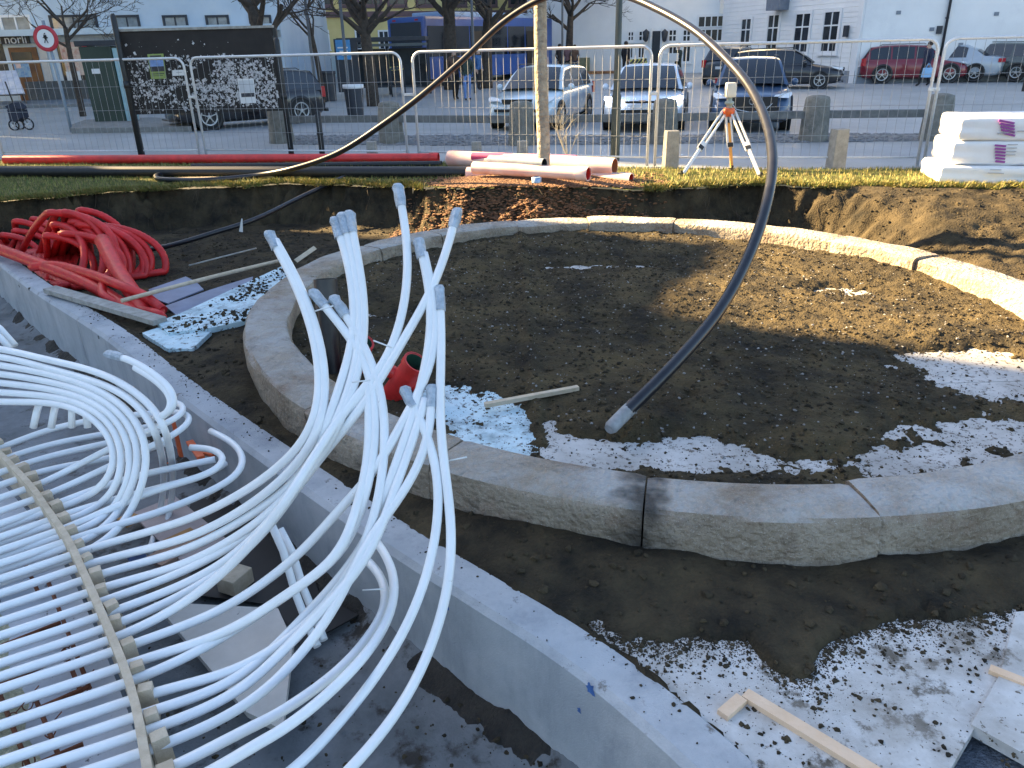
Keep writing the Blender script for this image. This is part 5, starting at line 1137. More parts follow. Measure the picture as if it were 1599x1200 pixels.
for xx in (3.2, 9.3):
    for s in (-1, 1): wl = MB(); wl.lathe([(.2, .02), (.45, .02), (.48, 0), (.48, -.25)], (xx, 0, .48), 18, axis='y'); wl.v = [(x, (-BW/2-y) if s < 0 else (BW/2+y), z) for x, y, z in wl.v]; o = wl.build('wheel', rubber); o.parent = t
# ================================================================== PEOPLE
skin = mat('skin', (.45, .29, .22), .6, var=.05); hair_d = mat('dark_hair', (.03, .022, .018), .8, var=.2)
def person(label, pos, H, yaw, top, legs, stride=.0, arms='down', shoe=None, turn=0):
    t = thing('person', label, 'person', pos); t.rotation_euler = (0, 0, yaw)
    k = H/1.8; s = stride
    J = {'pel': (0, 0, .98), 'waist': (0, 0, 1.10), 'chest': (0, 0, 1.34), 'neck': (0, 0, 1.50), 'hd0': (0, -.02, 1.57), 'hd1': (0, -.02, 1.66), 'hd2': (0, -.01, 1.76),
         'hipl': (-.10, 0, .94), 'kl': (-.10, -s*.55-.03, .52), 'al': (-.10, -s*.9+.02, .09), 'tl': (-.11, -s*.9-.14, .035),
         'hipr': (.10, 0, .94), 'kr': (.10, s*.35-.03, .52), 'ar': (.10, s*1.0+.02, .10+abs(s)*.12), 'tr': (.11, s*1.0-.13, .04+abs(s)*.04),
         'shl': (-.19, 0, 1.43), 'shr': (.19, 0, 1.43)}
    if arms == 'down': J.update({'el': (-.25, s*.3+.02, 1.14), 'wl': (-.24, s*.45-.05, .90), 'er': (.25, -s*.3+.02, 1.14), 'wr': (.24, -s*.45-.05, .90)})
    elif arms == 'carry': J.update({'el': (-.26, -.05, 1.16), 'wl': (-.20, -.32, 1.12), 'er': (.26, -.05, 1.16), 'wr': (.20, -.32, 1.12)})
    elif arms == 'pocket': J.update({'el': (-.27, .05, 1.16), 'wl': (-.17, -.08, .98), 'er': (.27, .05, 1.16), 'wr': (.17, -.08, .98)})
    J['hl'] = (J['wl'][0], J['wl'][1]-.02, J['wl'][2]-.09); J['hr'] = (J['wr'][0], J['wr'][1]-.02, J['wr'][2]-.09)
    if arms == 'carry': J['hl'] = (-.17, -.40, 1.10); J['hr'] = (.17, -.40, 1.10)
    E_ = [('pel', 'waist'), ('waist', 'chest'), ('chest', 'neck'), ('neck', 'hd0'), ('hd0', 'hd1'), ('hd1', 'hd2'), ('pel', 'hipl'), ('hipl', 'kl'), ('kl', 'al'), ('al', 'tl'), ('pel', 'hipr'), ('hipr', 'kr'), ('kr', 'ar'), ('ar', 'tr'), ('chest', 'shl'), ('shl', 'el'), ('el', 'wl'), ('wl', 'hl'), ('chest', 'shr'), ('shr', 'er'), ('er', 'wr'), ('wr', 'hr')]
    Rd = dict(pel=.15, waist=.145, chest=.17, neck=.065, hd0=.075, hd1=.105, hd2=.07, hipl=.105, hipr=.105, kl=.07, kr=.07, al=.05, ar=.05, tl=.045, tr=.045, shl=.085, shr=.085, el=.058, er=.058, wl=.042, wr=.042, hl=.04, hr=.04)
    names = list(J); me = bpy.data.meshes.new('body'); me.from_pydata([tuple(k*q for q in J[n_]) for n_ in names], [(names.index(a), names.index(b)) for a, b in E_], [])
    o = bpy.data.objects.new('tmp', me); COL.objects.link(o); md = o.modifiers.new('s', 'SKIN'); md.use_smooth_shade = True
    for i, n_ in enumerate(names):
        v = me.skin_vertices[0].data[i]; r = Rd[n_]*k; v.radius = (r, r*.72) if n_ in ('pel', 'waist', 'chest') else (r, r); v.use_root = n_ == 'pel'
    o.modifiers.new('u', 'SUBSURF').levels = 1
    dg = bpy.context.evaluated_depsgraph_get(); nm = bpy.data.meshes.new_from_object(o.evaluated_get(dg)); bpy.data.objects.remove(o); bpy.data.meshes.remove(me)
    for m_ in (top, legs, skin, shoe or trimb): nm.materials.append(m_)
    for p in nm.polygons:
        c = p.center/k; zz = c.z; arm = abs(c.x) > .16 and zz > .75
        p.material_index = 2 if (zz > 1.515 or (arm and zz < (.905 if arms != 'carry' else 0)) or (arms == 'carry' and c.y < -.33)) else (3 if zz < .085 else (1 if (zz < .93 and not arm) else 0)); p.use_smooth = True
    b = bpy.data.objects.new('body', nm); COL.objects.link(b); b.parent = t
    hb = MB(); hb.lathe([(.001, .115*k), (.06*k, .105*k), (.10*k, .06*k), (.112*k, 0), (.10*k, -.05*k)], (0, .012*k, 1.69*k), 12); o = hb.build('hair', hair_d); o.parent = t
    nb = MB(); nb.lathe([(.001, -.145), (.014, -.12), (.016, -.10)], (0, 0, 1.655*k), 6, axis='y'); o = nb.build('nose', skin); o.parent = t
    return t
cl = lambda n_, c: mat('cloth_'+n_, c, .9, var=.2, scale=8)
blk = cl('black', (.016, .016, .018)); navy = cl('navy', (.02, .028, .06)); jean = cl('jeans', (.13, .22, .44)); grn = cl('dark_green', (.03, .045, .038)); brn = cl('brown', (.09, .055, .04)); bl_j = cl('blue_jacket', (.04, .12, .30)); gry = cl('grey', (.10, .10, .11)); pk = cl('dusky', (.24, .13, .13))
person('person in a dark brown jacket and black trousers walking past the bus', G(712, 157), 1.88, .4, brn, blk, .16)
person('person in light blue jeans and a dark coat right behind the one in brown', G(730, 157), 1.80, .4, grn, jean, .05, 'pocket')
person('person in a blue jacket standing by the bus doors', G(748, 141), 1.75, 1.0, bl_j, blk, .05)
person('person all in black walking past the white house left of its dark door', G(976, 121), 1.78, 2.4, blk, blk, .12)
pc = G(1057, 130); person('person in a dark top striding past the white house with a pale box', pc, 1.72, -1.1, grn, blk, .30, 'carry')
mb = MB(); bx = pc+np.array([-.42, -.30, 1.13]); mb.box(bx, (.72, .36, .34), rz=-.25); tb_ = mb.build('carried_box', mat('pale_card', (.62, .60, .57), .8, var=.06), bevel=.01); tag(tb_, 'pale cardboard box carried in front of the striding person', 'box')
person('person in a dark coat standing left of the dark group, behind the silver blue car', G(818, 122), 1.75, .2, blk, gry, .05, 'pocket')
person('person in dark clothes next to them, right behind the silver blue car', G(831, 121), 1.70, -.3, gry, blk, .05)
person('person in black at the left of the group seen just right of the pale tree', G(874, 122), 1.72, .6, blk, blk, .06, 'pocket')
person('person in a dusky pink top in the middle of that group', G(886, 121), 1.68, -.4, pk, blk, .04)
person('person in brown at the right of that group near the low planter', G(897, 121), 1.66, .1, brn, navy, .08, 'pocket')
pn = G(1441, 135); person('person in a navy jacket passing in front of the dark red car', pn, 1.66, -1.3, navy, blk, .18)
mb = MB(); mb.box(pn+np.array([-.05, -.28, .52]), (.42, .16, .36), taper=.85); mb.tube([pn+np.array([-.15, -.28, .70]), pn+np.array([-.05, -.28, .86]), pn+np.array([.06, -.28, .70])], .012, 5); tag(mb.build('shopping_bag', mat('light_blue_bag', (.25, .45, .68), .7, var=.1), bevel=.03), 'light blue bag carried by the person in the navy jacket', 'bag')
# ================================================================== BUILDINGS
white_w = mat('white_clapboard', (.76, .77, .78), .75, scale=.8, col2=(.83, .84, .84), bump=.08, bscale=20)
white_r = mat('white_render', (.72, .73, .74), .85, scale=.5, col2=(.79, .80, .80), bump=.1, bscale=40)
overlay(white_r, (.63, .64, .66), .7, .5, .8)
blue_w = mat('pale_blue_wall', (.46, .55, .64), .8, scale=.5, col2=(.56, .64, .71))
yel_w = mat('yellow_wall', (.62, .50, .20), .8, scale=.6, col2=(.72, .60, .27))
plinth = mat('grey_plinth', (.20, .23, .27), .85, var=.1)
frame_w = mat('white_frame', (.76, .77, .78), .5, var=.02); frame_p = mat('brown_frame', (.14, .085, .09), .7, var=.1); frame_d = mat('dark_frame', (.03, .035, .045), .6, var=.1)
pane_m = mat('window_pane', (.03, .037, .045), .12, var=.5, scale=.9, spec=.4); pane_l = mat('pale_window_pane', (.20, .24, .27), .12, var=.4, scale=1.2, spec=.8)
roof_m = mat('roof_tiles', (.10, .075, .07), .9, var=.2)
class Facade:
    def __init__(s, t, A, B): s.t = t; s.A = np.array(A[:2]); d = np.array(B[:2])-s.A; s.L = np.linalg.norm(d); s.d = d/s.L; s.n = np.array([s.d[1], -s.d[0]])
    def at(s, px, py):
        r = ray(px, py); k = ((s.A-CAM[:2])@s.n)/(r[:2]@s.n); P = CAM+r*k; return (P[:2]-s.A)@s.d, P[2]
    def w(s, u, z, out=0.0): q = s.A+s.d*u+s.n*out; return np.array([q[0], q[1], z])
    def rect(s, name, m, u0, u1, z0, z1, o0, o1, parent=None, bevel=0):
        mb = MB(); P = [s.w(u0, z0, o0), s.w(u1, z0, o0), s.w(u1, z0, o1), s.w(u0, z0, o1)]; Q = [p+np.array([0, 0, z1-z0]) for p in P]
        mb.add(P+Q, [(0, 1, 2, 3), (7, 6, 5, 4), (0, 4, 5, 1), (1, 5, 6, 2), (2, 6, 7, 3), (3, 7, 4, 0)])
        o = mb.build(name, m, s.t, bevel)
        bm = bmesh.new(); bm.from_mesh(o.data); bmesh.ops.recalc_face_normals(bm, faces=bm.faces); bm.to_mesh(o.data); bm.free()
        if parent is not None: o.parent = parent
        return o
    def window(s, u0, u1, z0, z1, nx_=2, nz=2, fm=None, pm=None, sill=True, trim=.10, zc=None, label=None):
        fm = fm or frame_w; pm = pm or pane_m; mb = MB()
        def bx(a, b, c, d_, o0, o1):
            P = [s.w(a, c, o0), s.w(b, c, o0), s.w(b, c, o1), s.w(a, c, o1)]; Q = [p+np.array([0, 0, d_-c]) for p in P]
            mb.add(P+Q, [(3, 2, 1, 0), (4, 5, 6, 7), (0, 1, 5, 4), (1, 2, 6, 5), (2, 3, 7, 6), (3, 0, 4, 7)])
        bx(u0-trim, u0, z0-trim, z1+trim, .003, .06); bx(u1, u1+trim, z0-trim, z1+trim, .003, .06); bx(u0, u1, z1, z1+trim, .003, .06); bx(u0, u1, z0-trim, z0, .003, .06)
        wd = u1-u0; hg = z1-z0
        for k in range(1, nx_): x = u0+wd*k/nx_; bx(x-.03, x+.03, z0, z1, .012, .045)
        zs = [z0+hg*k/nz for k in range(1, nz)] if zc is None else [z0+hg*zc]
        for z in zs: bx(u0, u1, z-.03, z+.03, .013, .043)
        f = mb.build('window', fm, s.t)
        bm = bmesh.new(); bm.from_mesh(f.data); bmesh.ops.recalc_face_normals(bm, faces=bm.faces); bm.to_mesh(f.data); bm.free()
        s.rect('pane', pm, u0, u1, z0, z1, .004, .016, f)
        if sill: s.rect('sill', fm, u0-trim-.05, u1+trim+.05, z0-trim-.06, z0-trim, .003, .12, f)
        return f
    def pxwin(s, x0, y0, x1, y1, **k):
        u0, z1 = s.at(x0, (y0)); u1, _ = s.at(x1, y0); _, z0 = s.at(x0, y1); return s.window(u0, u1, z0, z1, **k)
    def pxrect(s, name, m, x0, y0, x1, y1, o0, o1, parent=None):
        u0, z1 = s.at(x0, y0); u1, _ = s.at(x1, y0); _, z0 = s.at(.5*(x0+x1), y1); return s.rect(name, m, u0, u1, z0, z1, o0, o1, parent)
def house(name, label, A, B, H, dep, wm, zb=-.6, roof=True, group=None):
    A = np.array(A); B = np.array(B); t = thing(name, label, 'building', ((A[0]+B[0])/2, (A[1]+B[1])/2, gz((A[1]+B[1])/2)), group); f = Facade(t, A, B)
    mb = MB(); P = [f.w(0, zb), f.w(f.L, zb), f.w(f.L, zb, -dep), f.w(0, zb, -dep)]; mb.prism([p[:2] for p in P], zb, H); mb.build('wall', wm, t)
    if roof:
        mb = MB(); e = .4; P = [f.w(-e, H+.003, e), f.w(f.L+e, H+.003, e), f.w(f.L+e, H+.003, -dep-e), f.w(-e, H+.003, -dep-e), f.w(-e, H+dep*.4, -dep/2), f.w(f.L+e, H+dep*.4, -dep/2)]
        mb.add(P, [(0, 1, 5, 4), (2, 3, 4, 5), (1, 2, 5), (3, 0, 4), (3, 2, 1, 0)]); mb.build('roof', roof_m, t)
    return t, f
# --- white house at the right: long front and blank gable
cor = G(1333, 131); lft = G(1139, 116); dl = lft-cor; dl[2] = 0; dl = dl/np.linalg.norm(dl)
A0 = cor+dl*11.0
t, f = house('white_house', 'white timber house with tall windows and a blank gable wall behind the parked cars', A0, cor, 9.0, 12, white_w)
for (x0, y0, x1, y1) in ((1290, 20, 1313, 80), (1245, 23, 1267, 81), (1202, 25, 1218, 81), (1160, 31, 1174, 78)):
    f.pxwin(x0, y0, x1, y1, nx_=2, zc=.66, trim=.13)
u1, _ = f.at(1331, 60); f.rect('corner_board', frame_w, f.L-.32, f.L-.01, -.4, 9.0, .003, .04)
f.pxrect('satellite_box', mat('grey_box', (.16, .19, .24), .6, var=.1), 1214, -14, 1235, 16, .02, .55)
u0, zz = f.at(1300, 112); f.rect('plinth', plinth, .1, f.L-.01, -.4, gz(36)+.5, .003, .035)
uu, z1 = f.at(1325, 48); f.rect('lamp_bracket', frame_d, uu-.10, uu+.08, z1-.25, z1+.2, .04, .2)
# board lines of the cladding, cheap
mb = MB()
for k in range(1, 44): 
    z = .55+k*.2
    for (a, b) in ((.02, f.L-.33),): mb.add([f.w(a, z-.012, .004), f.w(b, z-.012, .004), f.w(b, z+.012, .014), f.w(a, z+.012, .014), f.w(a, z+.013, .003), f.w(b, z+.013, .003)], [(0, 1, 2, 3), (3, 2, 5, 4)])
mb.build('cladding', white_w, t)['kind'] = 'stuff'
dg = np.array([dl[1], -dl[0], 0]);  dg = -dg if dg[0] < 0 else dg
gA = cor+np.array([.02, -.02, 0]); gB = G(1760, 128); gB = gA+(np.array([1.0, -.10, 0]))*16
t, g_f = house('gable_building', 'tall blank white rendered wall standing over the red and silver cars', gA+[.02, 0, 0], gB, 9.6, 10, white_r)
u0, _ = g_f.at(1478, 30)
mb = MB(); mb.tube([g_f.w(u0, 9.5, .09), g_f.w(u0, .4, .09)], .055, 8); mb.build('downpipe', frame_d, t)
mb = MB(); [mb.box(g_f.w(u0, z, .05), (.10, .12, .06)) for z in (2.6, 5.5, 8)]; mb.build('pipe_bracket', frame_d, t)
g_f.rect('plinth', plinth, .02, 16, -.4, gz(38)+.62, .003, .05)
uu, zz = g_f.at(1466, 47); g_f.rect('wall_box', frame_d, uu-.1, uu+.1, zz-.15, zz+.15, .003, .1)
for x, y in ((1403, 20), (1556, 22), (1455, 46), (1500, 70)): uu, zz = g_f.at(x, y); g_f.rect('wall_anchor', plinth, uu-.09, uu+.09, zz-.07, zz+.07, .003, .03)
# --- left wing with the dark door
wB = A0+np.array([-.05, .6, 0]); wA = wB+np.array([-10.4, 4.6, 0])
t, f = house('white_wing', 'long low white house with a dark door, lanterns and small paned windows', wA, wB, 7.5, 9, white_w)
f.pxwin(1092, 27, 1131, 42, nx_=4, nz=1, trim=.12); f.pxwin(1092, 47, 1131, 64, nx_=4, nz=1, trim=.12)
f.pxwin(1046, 48, 1056, 64, nx_=2, nz=2); f.pxwin(1046, 72, 1056, 90, nx_=2, nz=1); f.pxwin(1068, 48, 1078, 64, nx_=2, nz=2); f.pxwin(1068, 72, 1078, 96, nx_=2, nz=1)
f.pxwin(999, 50, 1008, 63, nx_=2, nz=2); f.pxwin(982, 51, 989, 63, nx_=2, nz=2); f.pxwin(998, 72, 1006, 90, nx_=2, nz=1); f.pxwin(982, 72, 988, 90, nx_=2, nz=1); f.pxwin(1109, 72, 1130, 100, nx_=3, nz=2)
f.pxrect('door', frame_d, 1020, 49, 1032, 112, .004, .09)
f.pxrect('door_surround', frame_w, 1016.5, 45, 1019.4, 112, .003, .12); f.pxrect('door_surround', frame_w, 1032.6, 45, 1035.5, 112, .003, .12)
for x in (1011, 1040):
    u, z = f.at(x, 56); mb = MB(); mb.lathe([(.001, .35), (.12, .25), (.20, .2), (.12, -.25), (.05, -.32), (.001, -.33)], f.w(u, z, .35), 8); mb.bar(f.w(u, z+.1, .02), f.w(u, z+.3, .34), .05, .05); mb.build('wall_lantern', frame_d, t)
# --- far white blocks down the street
fA = np.array([1.5, 64.0]); fB = np.array([9.6, 61.0])
t, f = house('far_white_building', 'white building with small windows at the end of the square behind the pale tree', fA-np.array([14, -2.5]), fB, 10, 10, white_r)
for x in (950, 962): f.pxwin(x, 22 if x < 955 else 20, x+8, 48, nx_=2, nz=3); f.pxwin(x, 56, x+8, 96, nx_=2, nz=3)
for x in (852, 866, 884, 902, 918): f.pxwin(x, 32, x+7, 50, nx_=2, nz=2, pm=pane_l); f.pxwin(x, 66, x+8, 92, nx_=2, nz=2)
for x in (812, 830): f.pxwin(x, 36, x+9, 56, nx_=2, nz=2, pm=pane_l); f.pxwin(x, 70, x+9, 92, nx_=2, nz=2)
# --- yellow building
yA = PY(441, 120, 52.0); yB = PY(836, 120, 58.0)
t, f = house('yellow_building', 'yellow rendered town building with brown window trim behind the bus', yA, yB, 15, 12, yel_w)
u0, z0 = f.at(640, 22); f.rect('cornice_band', frame_p, .02, f.L-.02, z0-.16, z0+.16, .004, .14)
for x in (450, 488, 530, 566, 605, 650, 700, 748, 796): f.pxwin(x, -34, x+24, 7, nx_=2, nz=3, fm=frame_p, pm=pane_m, trim=.16)
for x in (498, 556, 592, 640, 690, 742, 790): f.pxwin(x, 50, x+13, 76, nx_=2, nz=2, fm=frame_w, pm=pane_m)
pale = mat('pale_shop_front', (.42, .50, .50), .7, var=.1, scale=1)
f.pxrect('shop_front', pale, 448, 86, 560, 128, .004, .12)
f.pxrect('pilaster', mat('grey_blue_pilaster', (.26, .33, .37), .7, var=.1), 463, 46, 473, 128, .13, .30)
for x0, x1 in ((452, 461), (478, 492), (500, 516), (524, 545)): f.pxrect('shop_pane', pane_m, x0, 92, x1, 124, .125, .14)
# --- shop building at the left
sA = PY(-190, 160, 37.5); sB = PY(452, 150, 38.6)
t, f = house('shop_building', 'pale blue town building with shop windows at street level on the left', sA, sB, 17, 16, blue_w)
u, z = f.at(100, 50); f.rect('ledge', mat('pale_ledge', (.50, .60, .68), .7, var=.05), .02, f.L-.02, z-.14, z+.12, .004, .55)
u, z = f.at(100, 58); f.rect('fascia', mat('stone_grey_fascia', (.30, .33, .35), .8, var=.08), .03, f.L-.03, z-.22, z+.06, .004, .22)
for x0, x1 in ((-60, -22), (2, 44), (80, 148), (181, 214), (257, 289), (324, 354), (392, 420)): 
    f.pxwin(x0, 28, x1, 48 if x0 < 170 else 50, nx_=2, nz=1, fm=frame_d if x0 > 70 else frame_w, pm=pane_l, trim=.10)
signb = mat('sign_black', (.015, .015, .018), .6, var=0)
sg = f.pxrect('shop_sign', signb, 5, 55.5, 49, 69, .23, .32)
u0, z1 = f.at(30, 62.5); p = f.w(u0, z1, .335); M = Matrix(((f.d[0], 0, f.n[0], p[0]), (f.d[1], 0, f.n[1], p[1]), (0, 1, 0, p[2]), (0, 0, 0, 1)))
o = text('sign_lettering', 'norli', .52, M, mat('sign_letters', (.50, .52, .55), .6, var=0), t, .008); o.parent = sg
f.pxrect('doorway', mat('brown_door', (.10, .045, .025), .6, scale=2, col2=(.20, .09, .03)), 13, 75, 57, 162, .004, .06)
f.pxrect('door_window', pane_m, 18, 82, 50, 98, .065, .075)
pst = [mat('poster_blue', (.08, .22, .48), .6, scale=6, col2=(.35, .48, .55)), mat('poster_pink', (.55, .32, .30), .6, scale=5, col2=(.68, .55, .50)), mat('poster_cream', (.62, .56, .48), .6, scale=6, col2=(.45, .20, .16)), mat('poster_white', (.62, .64, .66), .6, var=.1), mat('poster_red', (.5, .04, .07), .6, var=.3)]
f.pxrect('poster', pst[0], 22, 100, 46, 121, .065, .08); f.pxrect('poster', pst[1], 25, 99, 33, 107, .082, .09)
f.pxrect('shop_window', frame_d, 86, 62, 146, 128, .004, .05)
f.pxrect('window_pane', pane_m, 89, 66, 143, 125, .055, .065)
f.pxrect('poster', pst[1], 92, 66, 116, 92, .07, .08); f.pxrect('poster', pst[2], 96, 74, 130, 118, .085, .095); f.pxrect('poster', pst[4], 128, 70, 136, 82, .07, .085); f.pxrect('poster', pst[3], 104, 112, 126, 127, .1, .11); f.pxrect('poster', pst[3], 136, 108, 143, 120, .07, .09)
f.pxrect('wall_pier', mat('pale_pier', (.50, .48, .46), .8, var=.08), 58, 66, 70, 128, .004, .10)
f.pxrect('stall_riser', mat('dark_plinth', (.085, .095, .10), .8, var=.15), 40, 128, 150, 164, .004, .12)
f.pxrect('window_pane', pane_m, -60, 70, 4, 125, .004, .02); f.pxrect('shutter', plinth, 150, 72, 188, 128, .004, .03)
for x0, x1 in ((205, 240), (262, 300), (330, 372), (398, 430)): f.pxwin(x0, 78, x1, 130, nx_=2, nz=1, fm=frame_d, pm=pane_m)
q = G(20, 162); mb = MB(); a = PD(-8, 148, depth(q)*.985)
mb.add([PD(-20, 112, depth(q)*.97), PD(24, 110, depth(q)*.97), PD(38, 146, depth(q)*.94), PD(-20, 149, depth(q)*.94)]+[p+np.array([0, .05, -.03]) for p in (PD(-20, 112, depth(q)*.97), PD(24, 110, depth(q)*.97), PD(38, 146, depth(q)*.94), PD(-20, 149, depth(q)*.94))], [(3, 2, 1, 0), (4, 5, 6, 7), (0, 1, 5, 4), (1, 2, 6, 5), (2, 3, 7, 6), (3, 0, 4, 7)])
tt_ = thing('display_stand', 'slanted outdoor stand with pale printed sheets before the shop door', 'display stand', q); mb.build('display_panel', mat('printed_sheets', (.42, .46, .58), .7, scale=3, col2=(.68, .68, .72)), tt_)
for x in (-10, 34): mb = MB(); b_ = PD(x, 147, depth(q)*.945); mb.tube([b_, [b_[0], b_[1]+.2, gz(b_[1])]], .03, 6); mb.build('leg', steel_dk, tt_)
mb = MB(); mb.bar(PD(-20, 149, depth(q)*.945), PD(39, 147, depth(q)*.945), .06, .10); mb.build('front_rail', frame_d, tt_)
# pavement and kerb in front of the shop
kb = MB(); kA = G(-200, 176); kB = G(470, 158); d_ = kB-kA; 
kb.prism([kA[:2], kB[:2], kB[:2]+np.array([0, 9]), kA[:2]+np.array([0, 9])], -.3, gz(.5*(kA[1]+kB[1]))+.12); kb.build('pavement', mat('paving', (.17, .19, .21), .85, var=.12, scale=1.5))['kind'] = 'structure'
# --- unseen blocks added off-frame on the left to shade the square, sunlit gap between
u_ = np.array([.8884, -.4591]); n_ = np.array([.4591, .8884])
def block(label, pts, H, wm):
    c = np.mean(pts, 0); t = thing('shade_block', label, 'building', (c[0], c[1], 0)); mb = MB(); mb.prism([tuple(p) for p in pts], -1.2, H); mb.build('wall', wm, t)
    mb = MB(); mb.prism([tuple(c+(p-c)*1.03) for p in pts], H+.003, H+.35); mb.build('roof', roof_m, t); return t
S = lambda a, s: u_*a+n_*s
block('tall unseen block left of the picture, added to shade the foreground', [S(-27, 5.86), S(-27, -34), S(-40, -34), S(-40, 5.86)], 18, blue_w)  # added, unseen: keeps the sun off the whole foreground
block('lowest unseen block left of the picture, added to shade the left of the ring', [S(-27, 5.9), S(-27, 9.0), S(-33, 9.0), S(-33, 5.9)], 11.6, yel_w)  # added caster, height set by where its shade ends in the ring
block('tallest unseen block left of the picture, added to shade the car park', [S(-41, 13.6), S(-41, 24), S(-54, 24), S(-54, 13.6)], 24, white_r)  # added, unseen: holds the parked cars in shade
block('unseen block left of the picture, added to shade the road behind the fence', [S(-41, 10.0), S(-41, 13.55), S(-54, 13.55), S(-54, 10.0)], 16.6, blue_w)  # added caster, its shade covers only the left stretch of road
# ================================================================== STREET FURNITURE
def G2(x, y): return G(x, y)
# round no entry sign for walkers and cyclists
q = G(112, 207); dq = depth(q); c = PD(73, 62, dq); 
t = thing('traffic_sign', 'round red bordered prohibition sign on a grey pole in front of the shop', 'road sign', q)
mb = MB(); top = np.array([q[0]-.05, q[1], c[2]+.45]); mb.tube([q, [q[0], q[1], 1.2], top], .045, 8); mb.build('sign_pole', mat('grey_paint', (.20, .25, .30), .5, var=.1), t)
r = 18/F_PX*dq; pc_ = np.array([q[0]-.05, q[1]-.07, c[2]])
off = np.array([c[0]-pc_[0], 0, 0])*0
mb = MB(); mb.lathe([(.001, .02), (r, .02), (r, -.012), (r*.70, -.014), (r*.70, -.008)], pc_, 24, axis='y'); o = mb.build('sign_rim', mat('sign_red', (.45, .03, .05), .5, var=.05), t)
mb = MB(); mb.lathe([(r*.71, -.010), (.001, -.010)], pc_, 24, axis='y'); o = mb.build('sign_face', mat('sign_white', (.66, .67, .68), .5, var=.02), t)
mb = MB(); k = r; fx = lambda x, z: pc_+np.array([x*k, -.020, z*k])
mb.tube([fx(.02, .34), fx(.0, .36)], .045*k*2, 6); mb.bar(fx(.0, .26), fx(.02, -.02), .004, .12*k*2, (1, 0, 0)); mb.bar(fx(.02, 0), fx(.14, -.36), .004, .07*k, (1, 0, 0)); mb.bar(fx(.0, 0), fx(-.14, -.34), .004, .07*k, (1, 0, 0)); mb.bar(fx(.0, .2), fx(.22, .02), .004, .06*k, (1, 0, 0)); mb.bar(fx(.0, .2), fx(-.2, .04), .004, .06*k, (1, 0, 0)); mb.build('walker_symbol', signb, t)
# low island kerb
mb = MB(); P = [G(112, 203), G(135, 194), G(240, 190), G(300, 196), G(300, 206), G(112, 209)]; mb.prism([p[:2] for p in P], -.2, .11); mb.build('traffic_island', mat('kerb_stone_grey', (.20, .20, .19), .9, var=.2, scale=5))['kind'] = 'structure'
# kiosk pillar
q = G(180, 196); t = thing('advert_pillar', 'dark green advertising pillar with a pale side panel on the traffic island', 'pillar', q); h = PD(166, 76, depth(q))[2]
mb = MB(); mb.box((q[0], q[1], h/2+.05), (.95, .5, h)); mb.build('pillar_body', mat('bottle_green', (.018, .04, .032), .4, var=.2, scale=2), t, .03)
mb = MB(); mb.box((q[0]+.60, q[1], h/2+.05), (.22, .42, h-.1)); mb.build('side_panel', mat('pale_teal', (.30, .46, .50), .5, var=.1), t, .02)
mb = MB(); mb.box((q[0]+.08, q[1], h+.14), (1.25, .65, .14)); mb.build('cap', frame_d, t, .02)
mb = MB(); mb.box((q[0]-.1, q[1]-.262, 1.55), (.24, .02, .14)); mb.build('notice', paper, t)
# bus shelter
q = G(600, 152); dq = depth(q); zr = PD(600, 62, dq)[2]; xl = PD(533, 62, dq)[0]; xr = PD(668, 62, dq)[0]
t = thing('bus_shelter', 'dark glazed bus shelter with a lit blue poster case before the yellow building', 'bus shelter', q)
mb = MB(); mb.box(((xl+xr)/2, q[1]+.7, zr), (xr-xl, 1.7, .16)); mb.build('roof', frame_d, t, .02)
mb = MB(); mb.box(((xl+xr)/2, q[1]+.6, zr-.22), (xr-xl-.1, 1.2, .10)); mb.build('fascia_light', mat('shelter_trim', (.10, .12, .13), .5, var=.1), t)
for x in (xl+.06, (xl+xr)/2, xr-.06): mb = MB(); mb.box((x, q[1]+1.4, zr/2), (.09, .09, zr-.16)); mb.build('post', frame_d, t)
for a, b in ((xl+.12, (xl+xr)/2-.06), ((xl+xr)/2+.06, xr-.12)): mb = MB(); mb.box(((a+b)/2, q[1]+1.42, zr/2+.05), (b-a, .02, zr-.8)); mb.build('glass_pane', pane_m, t)
mb = MB(); mb.box(((xl+xr)/2, q[1]+1.1, .48), (xr-xl-.8, .4, .06)); mb.build('bench', frame_d, t)
pc_ = PD(543, 74, dq); mb = MB(); mb.box((pc_[0]+.1, q[1]-.1, zr/2+.2), (.95, .14, zr-.3)); mb.build('poster_case', frame_d, t, .02)
mb = MB(); mb.box((pc_[0]+.0, q[1]-.175, pc_[2]-.1), (.60, .012, .75)); po = mb.build('poster', mat('lit_blue_poster', (.06, .26, .55), .4, var=.15, scale=5), t)
mb = MB()
for k in range(3): mb.box((pc_[0]-.02+.03*k, q[1]-.183, pc_[2]-.02-.14*k), (.42-.08*k, .008, .05))
o = mb.build('poster_lines', paper, t); o.parent = po
# bins
for (x, y, w_, hh, lab) in ((516, 158, .62, 1.1, 'dark litter bin standing left of the bus shelter'), (556, 183, .62, .95, 'black litter bin with a white bag rim in front of the shelter'), (453, 176, .45, .9, 'small dark bin beside the tree at the flyer board')):
    q = G(x, y); t = thing('litter_bin', lab, 'bin', q, 'litter bins'); mb = MB(); mb.lathe([(w_*.42, 0), (w_*.5, hh*.9), (w_*.5, hh), (w_*.42, hh), (w_*.40, hh*.8)], q, 12); mb.build('bin_body', frame_d, t)
    mb = MB(); mb.lathe([(w_*.44, hh+.005), (w_*.54, hh+.03), (w_*.54, hh-.08), (w_*.515, hh-.09)], q, 12); mb.build('bag_rim', paper if y == 183 else frame_d, t)
